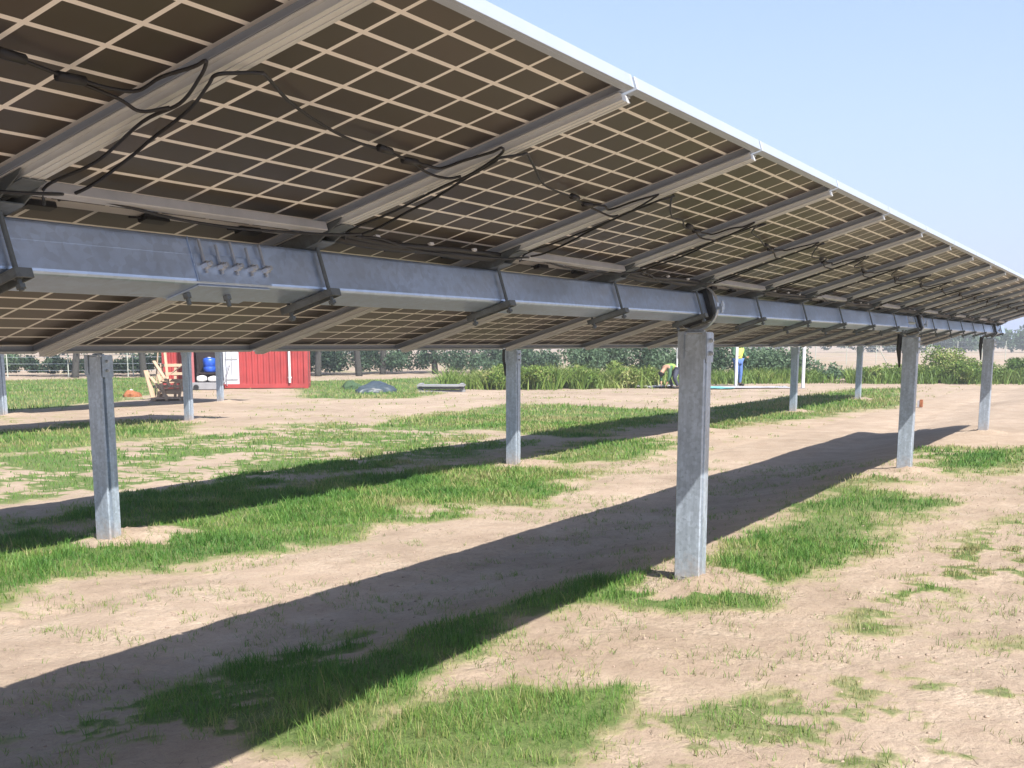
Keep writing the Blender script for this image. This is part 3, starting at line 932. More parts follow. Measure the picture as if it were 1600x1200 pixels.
# clods and pebbles
def clods(n):
    x = rng.uniform(2.4, 15, n*4); y = rng.uniform(-0.6, 9, n*4)
    k = in_view(x, y) & (fbm(x, y, 1.3, 3, 140)+0.25*fbm(x, y, 7, 2, 141) > 0.60); x, y = x[k][:n], y[k][:n]
    n = len(x)
    ico = bmesh.new(); bmesh.ops.create_icosphere(ico, subdivisions=1, radius=1.0)
    bv = np.array([v.co[:] for v in ico.verts]); bf = np.array([[v.index for v in f.verts] for f in ico.faces]); ico.free()
    r = 0.003+0.008*rng.uniform(0, 1, n)**3.5
    V = bv[None]*(1+rng.uniform(-.3, .3, (n, len(bv), 1)))*r[:, None, None]*np.array([1.2, 1.0, 0.65])
    z = height(x, y)
    V = V + np.stack([x, y, z+r*0.2], 1)[:, None]
    F = bf[None]+(np.arange(n)*len(bv))[:, None, None]
    me = bpy.data.meshes.new('dirt_clods')
    me.vertices.add(n*len(bv)); me.vertices.foreach_set('co', V.astype(np.float32).ravel())
    F = F.reshape(-1, 3).astype(np.int32)
    me.loops.add(F.size); me.loops.foreach_set('vertex_index', F.ravel())
    me.polygons.add(len(F)); me.polygons.foreach_set('loop_start', (np.arange(len(F))*3).astype(np.int32)); me.polygons.foreach_set('loop_total', np.full(len(F), 3, np.int32))
    me.update(calc_edges=True)
    me.materials.append(simple('clod_soil', (0.27, 0.205, 0.16), 0.95, 0, 0.2, 6))
    o = bpy.data.objects.new('dirt_clods', me); C.objects.link(o)
    tag(o, 'small dry clods of the same pale soil lying on the ground', 'clods', kind='stuff')
clods(5000)

# flat straw litter lying on the soil
n = 26000
x = rng.uniform(2.4, 14, n); y = rng.uniform(-0.5, 9, n)
k = in_view(x, y) & (fbm(x, y, 1.9, 3, 171)+rng.uniform(-.12, .12, n) > 0.52); x, y = x[k], y[k]; n = len(x)
a = rng.uniform(0, np.pi, n); L = rng.uniform(.012, .05, n); w = rng.uniform(.0012, .0026, n); z = height(x, y)+.006
dx, dy = np.cos(a)*L/2, np.sin(a)*L/2; ox, oy = -np.sin(a)*w/2, np.cos(a)*w/2
zt = z+rng.uniform(0, .010, n)
V = np.stack([np.stack([x-dx-ox, y-dy-oy, z], 1), np.stack([x+dx-ox, y+dy-oy, zt], 1), np.stack([x+dx+ox, y+dy+oy, zt], 1), np.stack([x-dx+ox, y-dy+oy, z], 1)], 1).astype(np.float32)
me = bpy.data.meshes.new('straw_litter')
me.vertices.add(n*4); me.vertices.foreach_set('co', V.ravel())
me.loops.add(n*4); me.loops.foreach_set('vertex_index', np.arange(n*4, dtype=np.int32))
me.polygons.add(n); me.polygons.foreach_set('loop_start', np.arange(n, dtype=np.int32)*4); me.polygons.foreach_set('loop_total', np.full(n, 4, np.int32))
me.update(calc_edges=True)
at = me.attributes.new('tone', 'FLOAT', 'POINT'); at.data.foreach_set('value', np.repeat(rng.uniform(0, 1, n), 4).astype(np.float32))
me.materials.append(grass_mat('straw', [(0.0, (0.045, 0.033, 0.024)), (0.6, (0.24, 0.19, 0.12)), (1.0, (0.42, 0.36, 0.24))], 0.1))
o = bpy.data.objects.new('straw_litter', me); C.objects.link(o)
tag(o, 'fine dry straw lying flat on the bare dirt', 'straw', kind='stuff')

# ------------------------------------------------------------------ foliage builders
def leaf_cloud(name, centers, radii, n, size, mat, parent=None, flat=0.75, tonebias=0.0, fill=0.5):
    """n small leaf-sized quads spread over clumps"""
    centers = np.array(centers, float); radii = np.array(radii, float)
    w = radii**2; w /= w.sum()
    ci = rng.choice(len(centers), n, p=w)
    d = rng.normal(0, 1, (n, 3)); d /= np.linalg.norm(d, axis=1)[:, None]
    rr = rng.uniform(0, 1, n)**fill
    P = centers[ci] + d*(radii[ci]*rr)[:, None]*np.array([1, 1, flat])
    P[:, 2] = np.maximum(P[:, 2], 0.02)
    nrm = rng.normal(0, 1, (n, 3)); nrm /= np.linalg.norm(nrm, axis=1)[:, None]
    a = np.cross(nrm, rng.normal(0, 1, (n, 3))); a /= np.linalg.norm(a, axis=1)[:, None]+1e-9
    b = np.cross(nrm, a)
    s = size*rng.uniform(0.6, 1.4, n)
    a *= s[:, None]; b *= (s*0.45)[:, None]
    V = np.stack([P-a, P+b, P+a, P-b], 1).astype(np.float32)
    me = bpy.data.meshes.new(name)
    me.vertices.add(n*4); me.vertices.foreach_set('co', V.ravel())
    me.loops.add(n*4); me.loops.foreach_set('vertex_index', np.arange(n*4, dtype=np.int32))
    me.polygons.add(n); me.polygons.foreach_set('loop_start', np.arange(n, dtype=np.int32)*4); me.polygons.foreach_set('loop_total', np.full(n, 4, np.int32))
    me.update(calc_edges=True)
    ct = rng.uniform(-0.25, 0.25, len(centers))
    tone = np.clip(0.45 + ct[ci] + rng.normal(0, 0.15, n) + tonebias, 0, 1)
    at = me.attributes.new('tone', 'FLOAT', 'POINT'); at.data.foreach_set('value', np.repeat(tone, 4).astype(np.float32))
    me.materials.append(mat)
    o = bpy.data.objects.new(name, me); C.objects.link(o)
    if parent: o.parent = parent
    return o

M['bark'] = simple('bark', (0.035, 0.034, 0.030), 0.9, 0, 0.3, 12, 0.6, 40)

def tree(label, x, y, h, cr, lean=0.0, mat='leaf', group='trees behind the yard', n=3500):
    root = empty('tree', (x, y, -0.15)); tag(root, label, 'tree', group)
    t = MB()
    r0 = 0.15
    tp = [Vector((0, 0, -0.1)), Vector((lean*.3, 0.02, h*.14)), Vector((lean*.7, -.05, h*.38)), Vector((lean, 0, h*.55))]
    t.tube(catmull(tp, 4), [r0*(1.15-0.6*i/12) for i in range(13)], 8)
    cs, rs = [], []
    for i in range(7):
        a = i*2.4+random.random(); e = random.uniform(0.35, 0.9)
        st = Vector(tp[2]).lerp(Vector(tp[3]), random.random())
        en = st + Vector((math.cos(a)*cr*.7, math.sin(a)*cr*.7, h*0.3*e))
        t.tube([st, st.lerp(en, .5)+Vector((0, 0, .1)), en], [r0*.45, r0*.28, r0*.1], 6)
        cs.append(en); rs.append(cr*random.uniform(.35, .55))
    for i in range(9):
        cs.append((random.uniform(-.7, .7)*cr, random.uniform(-.7, .7)*cr, h*random.uniform(.5, .95))); rs.append(cr*random.uniform(.28, .5))
    t.build('trunk', M['bark'], root, smooth=True)
    leaf_cloud('crown', cs, rs, n, 0.085, M[mat], root)
    return root

def bush(label, x, y, w, h, n, mat='leaf', group='shrubs along the field edge', size=0.05, bias=0.0):
    cs, rs = [], []
    for i in range(9):
        a = random.uniform(0, 6.28); q = random.random()**.5
        cs.append((math.cos(a)*w*.42*q, math.sin(a)*w*.3*q, h*random.uniform(.25, .68))); rs.append(h*random.uniform(.22, .38))
    root = empty('shrub', (x, y, -0.15)); tag(root, label, 'shrub', group)
    leaf_cloud('foliage', cs, rs, n, size, M[mat], root, tonebias=bias)
    s = MB()
    for i in range(6):
        c = Vector(cs[i]); s.tube([(c.x*.2, c.y*.2, -0.05), (c.x*.6, c.y*.6, c.z*.6), c], [.018, .012, .005], 5)
    s.build('stem', M['bark'], root)
    return root

def weed_band(name, label, line, width, h, n, mat, size, kind='stuff', bias=0.0, var=0.5, cat='weeds'):
    """uneven belt of weeds along a polyline"""
    L = [Vector((p[0], p[1], 0)) for p in line]
    seg = [(L[i+1]-L[i]).length for i in range(len(L)-1)]; tot = sum(seg)
    cs, rs = [], []
    m = int(tot/(h*0.30))*max(2, int(width/h*1.2))
    for i in range(m):
        d = random.uniform(0, tot); j = 0
        while d > seg[j] and j < len(seg)-1: d -= seg[j]; j += 1
        p = L[j].lerp(L[j+1], d/seg[j])
        t = (L[j+1]-L[j]).normalized(); nn = Vector((-t.y, t.x, 0))
        p = p + nn*random.uniform(-.5, .5)*width
        hh = h*(1-var + var*2*float(fbm(np.array([p.x]), np.array([p.y]), 0.35, 3, 200)[0]))*random.uniform(.6, 1.15)
        cs.append((p.x, p.y, -0.15+hh*random.uniform(.3, .62))); rs.append(hh*random.uniform(.3, .42))
    o = leaf_cloud(name, cs, rs, n, size, M[mat], None, 0.9, bias)
    # keep foliage above the soil
    me = o.data; co_ = np.zeros(len(me.vertices)*3, np.float32); me.vertices.foreach_get('co', co_); co_ = co_.reshape(-1, 3)
    co_[:, 2] -= 0.0; me.vertices.foreach_set('co', co_.ravel())
    tag(o, label, cat, kind=kind)
    return o

# ------------------------------------------------------------------ shipping container with an open side
M['red'] = simple('red_container_paint', (0.29, 0.034, 0.034), 0.55, 0, 0.22, 1.5, 0.1, 30)
M['redfade'] = simple('faded_red_paint', (0.42, 0.15, 0.15), 0.55, 0, 0.15, 1.2)
M['doorwhite'] = simple('white_door_paint', (0.52, 0.55, 0.60), 0.5, 0, 0.06, 2)
M['dark'] = simple('interior_shade_black', (0.018, 0.012, 0.014), 0.9, 0, 0.3)  # near-black, the shade inside the container put into the colour
M['blue'] = simple('blue_plastic', (0.015, 0.075, 0.42), 0.4, 0, 0.25, 5)
M['sackcloth'] = simple('white_sack', (0.45, 0.44, 0.42), 0.85, 0, 0.1, 10, 0.5, 30)
M['timber'] = simple('pale_timber', (0.36, 0.26, 0.18), 0.8, 0, 0.2, 4, 0.2, 30, stretch=(1, 8, 8))
M['grey'] = simple('grey_sheet', (0.24, 0.24, 0.25), 0.6, 0.2, 0.12, 3)

def local_frame(ax, ay, bx, by):
    """origin at a, local x towards b"""
    return math.atan2(by-ay, bx-ax)
CA = (32.48, 29.71); CB = (35.20, 25.70)
ca = local_frame(*CA, *CB); CL = math.hypot(CB[0]-CA[0], CB[1]-CA[1])
cont = empty('shipping_container', (CA[0], CA[1], -0.15), (0, 0, ca))
tag(cont, 'red shipping container with corrugated walls, a dark open doorway and a white door leaf', 'container')
# local: x along the visible side, +y away from the camera, z up
def corrugated(mb, x0, x1, y, z0, z1, inward=0.035, pitch=0.19):
    n = max(1, round((x1-x0)/pitch)); p = (x1-x0)/n
    pts = []
    for i in range(n):
        a = x0+i*p
        pts += [(a, 0), (a+p*.36, 0), (a+p*.5, inward), (a+p*.86, inward)]
    pts.append((x1, 0))
    k = len(pts)
    vs = [(px, y+py, z0) for px, py in pts] + [(px, y+py, z1) for px, py in pts] + [(px, y+py+0.01, z0) for px, py in pts] + [(px, y+py+0.01, z1) for px, py in pts]
    fs = []
    for i in range(k-1):
        fs += [(i, i+1, k+i+1, k+i), (2*k+i+1, 2*k+i, 3*k+i, 3*k+i+1)]
    mb.add(vs, fs)
b = MB()
HC = 2.59
dx0, dx1 = 1.05, 2.02      # doorway
for (x0, x1) in ((0.14, dx0-0.05), (2.60, CL-0.14)): corrugated(b, x0, x1, 0.03, 0.16, HC-0.12)
b.box(0.14, CL-0.14, 2.37, 2.40, 0.16, HC-0.12)
corr = MB()
b.build('side_wall', M['red'], cont)
b = MB()
for x in (0, CL-0.14):
    for y in (0, 2.30): b.box(x, x+0.14, y, y+0.14, 0.0, HC)
b.box(0.14, CL-0.14, 0.0, 0.09, 0.02, 0.16); b.box(0.14, CL-0.14, 0.0, 0.07, HC-0.12, HC)
b.box(0.14, CL-0.14, 2.34, 2.44, 0.02, 0.16); b.box(0.14, CL-0.14, 2.34, 2.44, HC-0.12, HC)
for x in (0.0, CL-0.10): b.box(x, x+0.10, 0.14, 2.30, 0.02, 0.16); b.box(x, x+0.10, 0.14, 2.30, HC-0.12, HC)
b.box(dx0-0.05, dx0, 0.0, 0.10, 0.16, HC-0.12)
b.box(2.54, 2.60, 0.0, 0.10, 0.16, HC-0.12)
b.build('frame', M['red'], cont, bevel=0.004, bev_seg=1)
b = MB()
for x in (0.02, CL-0.05): b.box(x, x+0.03, 0.14, 2.30, 0.16, HC-0.12)
b.build('end_wall', M['red'], cont)
b = MB(); b.box(0.10, CL-0.10, 0.09, 2.34, 0.05, 0.14); b.build('floor', M['dark'], cont)
b = MB(); b.box(0.14, CL-0.14, 0.07, 2.37, HC-0.06, HC-0.02); b.build('roof', M['red'], cont)
b = MB(); b.box(dx0, 2.54, 0.75, 0.80, 0.16, HC-0.13); b.build('doorway_shade_sheet', M['dark'], cont)  # added near-black sheet standing in for the shade behind the doorway
# white door leaf, closed half of the doorway
b = MB(); b.box(dx1, 2.54, 0.015, 0.065, 0.05, HC-0.13)
dl = b.build('door', M['doorwhite'], cont, bevel=0.004, bev_seg=1)
b = MB()
for z in (0.28, 0.96, 1.62): b.box(dx1+0.05, 2.49, 0.004, 0.0148, z, z+0.05)
b.box(dx1+0.26, dx1+0.29, 0.004, 0.0148, 0.33, 0.96)
b.box(dx1+0.26, dx1+0.29, 0.004, 0.0148, 1.01, 1.62)
b.build('panel_ribs', M['grey'], dl)
b = MB(); b.tube([(dx1+0.10, -0.02, 0.1), (dx1+0.10, -0.02, HC-0.2)], 0.018, 8); b.build('lock_bar', M['zinc'], dl)
# faded red leaf swung open at the left of the doorway
b = MB(); Mr = Matrix.Translation((dx0-0.02, 0.0, 0)) @ Matrix.Rotation(math.radians(-115), 4, 'Z')
b.box(0.0, 0.62, -0.025, 0.025, 0.10, HC-0.13, Mr)
b.build('door', M['redfade'], cont, bevel=0.004, bev_seg=1)['label'] = 'faded red door leaf standing open'
# white downpipe-like bar near the right end
b = MB(); b.tube([(CL-0.62, -0.05, 0.20), (CL-0.62, -0.05, HC-0.2)], 0.042, 10)
for z in (0.35, 1.3, 2.2): b.box(CL-0.68, CL-0.56, -0.02, 0.028, z, z+0.05)
b.build('pipe', M['white_pvc'], cont)

def place(o, x, y, z=-0.15, rz=0.0): o.location = (x, y, z); o.rotation_euler.z = rz
def on_cont(lx, ly, lz=0.0):
    c, s = math.cos(ca), math.sin(ca)
    return (CA[0]+lx*c-ly*s, CA[1]+lx*s+ly*c, -0.15+lz)

# blue drum inside the doorway
def lathe(prof, n=20):
    m = MB(); vs = []; k = len(prof)
    for i in range(n):
        a = 2*math.pi*i/n
        vs += [(r*math.cos(a), r*math.sin(a), z) for r, z in prof]
    fs = []
    for i in range(n):
        j = (i+1) % n
        for q in range(k-1): fs.append((i*k+q, j*k+q, j*k+q+1, i*k+q+1))
    m.add(vs, fs); return m
dr = empty('blue_drum', on_cont(1.52, 0.42, 0.55)); tag(dr, 'blue plastic drum in the dark container doorway', 'drum')
lathe([(0.0, 0), (0.19, 0), (0.21, 0.03), (0.22, 0.17), (0.205, 0.19), (0.22, 0.21), (0.22, 0.40), (0.19, 0.47), (0.10, 0.49), (0.0, 0.49)]).build('body', M['blue'], dr, smooth=True)
lathe([(0.0, .491), (0.06, .491), (0.06, .51), (0.0, .51)], 12).build('bung', M['white_pvc'], dr)
# crate the drum stands on
cr = MB(); cr.box(-.42, .42, -.22, .22, 0.34, 0.40); cr.box(-.42, -.36, -.22, .22, 0, .34); cr.box(.36, .42, -.22, .22, 0, .34); cr.box(-.36, .36, .16, .22, 0, .34)
o = cr.build('low_table', M['dark'], None); place(o, *on_cont(1.52, 0.42, 0.145), ca); tag(o, 'low dark table under the blue drum', 'table')
def sack(name, label, loc, rz, w=.34, d=.25, h=.24, mat='sackcloth'):
    bm = bmesh.new(); bmesh.ops.create_cube(bm, size=1.0)
    bmesh.ops.subdivide_edges(bm, edges=bm.edges, cuts=3, use_grid_fill=True)
    for v in bm.verts:
        r = math.sqrt(v.co.x**2+v.co.y**2)
        v.co.z *= (1.0-0.55*min(1, r*1.5)**2)
        v.co.x *= w*(1-0.2*abs(v.co.z)); v.co.y *= d; v.co.z = (v.co.z+.5)*h + random.uniform(-.012, .012)
    me = bpy.data.meshes.new(name); bm.to_mesh(me); bm.free(); me.shade_smooth(); me.materials.append(M[mat])
    o = bpy.data.objects.new(name, me); C.objects.link(o)
    s = o.modifiers.new('s', 'SUBSURF'); s.levels = 1; s.render_levels = 1
    o.location = loc; o.rotation_euler.z = rz; tag(o, label, 'sack', 'white sacks by the container doorway'); return o
# grey hand cart bed in front of the doorway carrying the sacks
cart = empty('hand_cart', on_cont(1.60, -0.75), (0, 0, ca)); tag(cart, 'grey flat hand cart in front of the open container doorway', 'cart')
b = MB(); b.box(-.5, .5, -.3, .3, .18, .24); b.box(-.5, .5, -.3, -.27, .02, .18); b.build('deck', M['grey'], cart, bevel=.005)
b = MB(); b.tube([(-.1+.6, -.25, .22), (.68, -.25, .8), (.68, .25, .8), (.5, .25, .22)], .016, 8); b.build('handle', M['zinc'], cart)
for sx in (-.38, .38):
    for sy in (-.33, .33):
        w = MB(); w.tube([(sx, sy-.02, .09), (sx, sy+.02, .09)], .09, 14); w.build('wheel', M['black'], cart)
sack('sack', 'white sack on the left of the grey hand cart', on_cont(1.38, -0.75, .24), ca+.1)
sack('sack', 'white sack on the right of the grey hand cart', on_cont(1.76, -0.72, .24), ca-.15, .36, .26, .22)

# ------------------------------------------------------------------ broken wooden crates
def slat_panel(n, w, h, rail=3, t=.018, sw=.09, seed=1, gap=True):
    """one crate side: posts and slats; local x width, z height"""
    r_ = random.Random(seed); m = MB()
    for i in range(rail): 
        x = -w/2 + (w-.07)*i/(rail-1); m.box(x, x+.07, -.02, .02, 0, h)
    for i in range(n):
        z = (h-sw)*i/(n-1); m.box(-w/2, w/2, -.02-t-.001, -.021, z, z+sw*r_.uniform(.8, 1))
    return m
def crate_pile():
    cx, cy = 26.33, 23.82
    az = math.atan2(23.47-24.17, 26.51-26.16)
    items = [
     ('crate_side', 'largest slatted crate side leaning upright in the wooden pile', (0.10, 0.05, 0), (math.radians(-14), 0, az+.05), 5, .82, 1.0, 3),
     ('crate_side', 'slatted crate side leaning at the front of the wooden pile', (-0.02, -0.22, 0), (math.radians(-24), 0, az-.25), 4, .70, .62, 2),
     ('crate_side', 'slatted crate side lying flat at the foot of the wooden pile', (0.05, -0.62, 0.03), (math.radians(-88), 0, az+.3), 5, .80, .50, 3),
    ]
    for i, (nm, lb, off, rot, n, w, h, rl) in enumerate(items):
        o = slat_panel(n, w, h, rl, seed=i).build(nm, M['timber'], None)
        c, s = math.cos(az), math.sin(az)
        o.location = (cx+off[0]*c-off[1]*s, cy+off[0]*s+off[1]*c, -0.15+off[2]); o.rotation_euler = rot
        tag(o, lb, 'crate side', 'broken wooden crates')
    # loose planks leaning over the pile
    pl = [((-.42, 0, 1.05), (.10, -.34, .35), 'plank leaning left, its top against the tallest part of the wooden pile'),
          ((-.50, -.1, .62), (.05, -.42, .05), 'plank sloping down to the right across the middle of the wooden pile'),
          ((.42, -.12, .95), (-.20, -.40, .50), 'plank sloping up to the right over the wooden pile'),
          ((.45, -.30, .55), (-.10, -.48, .28), 'shorter plank below the one sloping up to the right'),
          ((-.22, -.36, .70), (.02, -.52, .0), 'steep narrow plank at the front of the wooden pile'),
          ((-.30, .02, 1.35), (-.42, -.05, .0), 'tall thin batten standing at the left of the wooden pile'),
          ((-.12, .02, 1.40), (-.02, -.15, .5), 'tall thin batten standing near the middle of the wooden pile'),
          ((-.62, -.1, .80), (-.40, -.25, .02), 'pale wide board at the left end of the wooden pile')]
    c, s = math.cos(az), math.sin(az)
    for a, b_, lb in pl:
        A = Vector((cx+a[0]*c-a[1]*s, cy+a[0]*s+a[1]*c, -0.15+a[2])); B = Vector((cx+b_[0]*c-b_[1]*s, cy+b_[0]*s+b_[1]*c, -0.15+b_[2]))
        L = (B-A).length
        m = MB(); wd = .035 if 'batten' in lb else (.075 if 'wide' in lb else .05)
        m.box(0, L, -wd, wd, -.012, .012)
        o = m.build('plank', M['timber'], None)
        q = (B-A).to_track_quat('X', 'Z'); o.rotation_euler = q.to_euler(); o.location = A
        tag(o, lb, 'plank', 'loose planks of the wooden pile')
crate_pile()

# rust brown heap with a pale stone in the grass left of the crates
def heap(name, label, cat, x, y, w, h, mat, n=220, seed=3):
    r_ = random.Random(seed)
    bm = bmesh.new(); bmesh.ops.create_icosphere(bm, subdivisions=4, radius=1.0)
    for v in bm.verts:
        f = 1+.12*math.sin(v.co.x*4+seed)+.10*math.sin(v.co.y*6+1)+.07*math.sin(v.co.x*17+v.co.y*13)+.04*r_.uniform(-1, 1)
        v.co.x *= w/2*f; v.co.y *= w*.35*f; v.co.z = max(-0.05, v.co.z)*h*f
    me = bpy.data.meshes.new(name); bm.to_mesh(me); bm.free(); me.shade_smooth(); me.materials.append(mat)
    o = bpy.data.objects.new(name, me); C.objects.link(o); o.location = (x, y, -0.15); tag(o, label, cat); return o
M['rust'] = simple('rust_brown_soil', (0.24, 0.085, 0.035), 0.9, 0, 0.3, 14, 0.6, 30)
heap('soil_heap', 'small rust brown heap of soil on the grass left of the crates', 'soil heap', 27.41, 26.24, .62, .17, M['rust'])
heap('stone', 'small pale stone on the rust brown heap', 'stone', 27.40, 26.27, .10, .05, M['sackcloth'], seed=5).location.z = 0.02
M['darktarp'] = simple('dark_tarpaulin', (0.035, 0.050, 0.065), 0.5, 0, 0.3, 6)
heap('covered_heap', 'dark tarpaulin covered heap on the lawn right of the red container', 'heap', 33.38, 21.83, 1.5, .30, M['darktarp'], seed=0)
heap('cut_branches', 'low dark green heap of cut branches beside the red container', 'heap', 35.2, 23.9, .9, .25, simple('dark_green_heap', (.035, .07, .03), .9, 0, .4, 20, .8, 40), seed=9)
# grey boards lying beside the weeds
for i, (ox, oy, oz, r, lb) in enumerate(((0, 0, 0, 0, 'bottom grey board of the flat stack beside the weeds'), (.1, .1, .09, .06, 'middle grey board of the flat stack beside the weeds'), (-.1, -.05, .18, -.05, 'top grey board of the flat stack beside the weeds'))):
    m = MB(); m.box(-.75, .75, -.4, .4, 0, .05); m.box(-.7, -.6, -.38, .38, .05, .09); m.box(.6, .7, -.38, .38, .05, .09)
    o = m.build('board', M['grey'], None, bevel=.004, bev_seg=1); o.location = (34.8+ox, 20.2+oy, -.15+oz); o.rotation_euler.z = -1.09+r
    tag(o, lb, 'board', 'flat grey boards')

# ------------------------------------------------------------------ white poles standing in the yard
def pole(label, x, y, h, r=.045):
    root = empty('white_pole', (x, y, -.15)); tag(root, label, 'pole', 'white poles in the yard')
    m = MB(); m.tube([(0, 0, -.1), (0, 0, h)], r, 12); m.build('pipe', M['white_pvc'], root, smooth=False)
    m = MB(); m.tube([(0, 0, h), (0, 0, h+.03)], r*1.15, 12); m.build('cap', M['white_pvc'], root)
    m = MB(); m.box(-.09, .09, -.09, .09, -.02, .03); m.build('foot', M['grey'], root)
pole('bright white pole right beside the far post of the second array', 42.84, 10.62, 2.6, .055)
pole('white pole in front of the standing worker in blue trousers', 44.0, 13.33, 2.6, .05)
pole('left one of two thin white poles behind the crouching worker', 45.49, 16.10, 2.3, .03)
pole('right one of two thin white poles behind the crouching worker', 45.70, 15.85, 2.3, .03)
M['cyan'] = simple('cyan_tarp', (0.13, 0.36, 0.40), 0.5, 0, 0.15, 5)
M['pinkgrey'] = simple('pale_sheet', (0.33, 0.32, 0.33), 0.6, 0, 0.1, 3)
def crumpled(name, label, cat, x, y, w, d, mat, rz, seed=1, amp=.05):
    bm = bmesh.new(); bmesh.ops.create_grid(bm, x_segments=18, y_segments=12, size=1)
    for v in bm.verts:
        v.co.x *= w/2; v.co.y *= d/2
        v.co.z = .02+amp*float(fbm(np.array([v.co.x+seed]), np.array([v.co.y]), 3.0, 3, seed)[0])
    g = bmesh.ops.extrude_face_region(bm, geom=bm.faces[:])
    for e in g['geom']:
        if isinstance(e, bmesh.types.BMVert): e.co.z -= .012
    bmesh.ops.recalc_face_normals(bm, faces=bm.faces)
    me = bpy.data.meshes.new(name); bm.to_mesh(me); bm.free(); me.materials.append(mat)
    o = bpy.data.objects.new(name, me); C.objects.link(o); o.location = (x, y, -.15); o.rotation_euler.z = rz; tag(o, label, cat)
crumpled('tarp', 'crumpled cyan tarp on the dirt right of the tall nearest post', 'tarp', 41.5, 13.3, .9, 1.6, M['cyan'], -.98)
crumpled('ground_sheet', 'pale sheet spread on the dirt under the standing worker', 'sheet', 42.6, 12.2, 2.4, 1.6, M['pinkgrey'], -1.09, 4, .04)
crumpled('ground_sheet', 'pale sheet lying behind the crouching worker', 'sheet', 41.3, 15.3, 1.6, 1.2, M['pinkgrey'], -1.09, 6, .12)
# small red-white marker on the lane beside post two
mk = empty('marker_stake', (31.65, 4.98, -.15)); tag(mk, 'tiny red and white marker on the dirt lane beside the second post', 'marker')
m = MB(); m.box(-.05, .05, -.07, -.005, 0, .18); m.build('red_block', M['rust'], mk)
m = MB(); m.box(-.045, .045, .0, .05, 0, .16); m.build('white_block', M['pinkgrey'], mk)

# ------------------------------------------------------------------ people
M['skin'] = simple('skin', (0.34, 0.20, 0.13), 0.6, 0, 0.05)
M['hivis'] = simple('hi_vis_yellow', (0.55, 0.72, 0.10), 0.7, 0, 0.08)
M['olivevest'] = simple('olive_hi_vis', (0.20, 0.32, 0.07), 0.7, 0, 0.3, 9)
M['greenshirt'] = simple('dark_green_shirt', (0.04, 0.10, 0.05), 0.8, 0, 0.1)
M['navy'] = simple('dark_trousers', (0.035, 0.04, 0.065), 0.8, 0, 0.1)
M['bluepants'] = simple('blue_trousers', (0.07, 0.14, 0.36), 0.8, 0, 0.1)
M['hair'] = simple('black_hair', (0.01, 0.009, 0.008), 0.7)
def skinned(name, joints, edges, mat, parent, root=0, lv=2):
    me = bpy.data.meshes.new(name)
    me.from_pydata([j[0] for j in joints], edges, [])
    o = bpy.data.objects.new(name, me); C.objects.link(o)
    s = o.modifiers.new('skin', 'SKIN')
    for i, j in enumerate(joints):
        r = j[1]; r = r if isinstance(r, tuple) else (r, r)
        me.skin_vertices[0].data[i].radius = r
        me.skin_vertices[0].data[i].use_root = (i == root)
    o.modifiers.new('sub', 'SUBSURF').levels = lv
    o.modifiers['sub'].render_levels = lv
    dg = bpy.context.evaluated_depsgraph_get()
    nm = bpy.data.meshes.new_from_object(o.evaluated_get(dg))
    nm.name = name; nm.materials.clear(); nm.materials.append(mat); nm.shade_smooth()
    bpy.data.objects.remove(o)
    q = bpy.data.objects.new(name, nm); C.objects.link(q); q.parent = parent
    return q
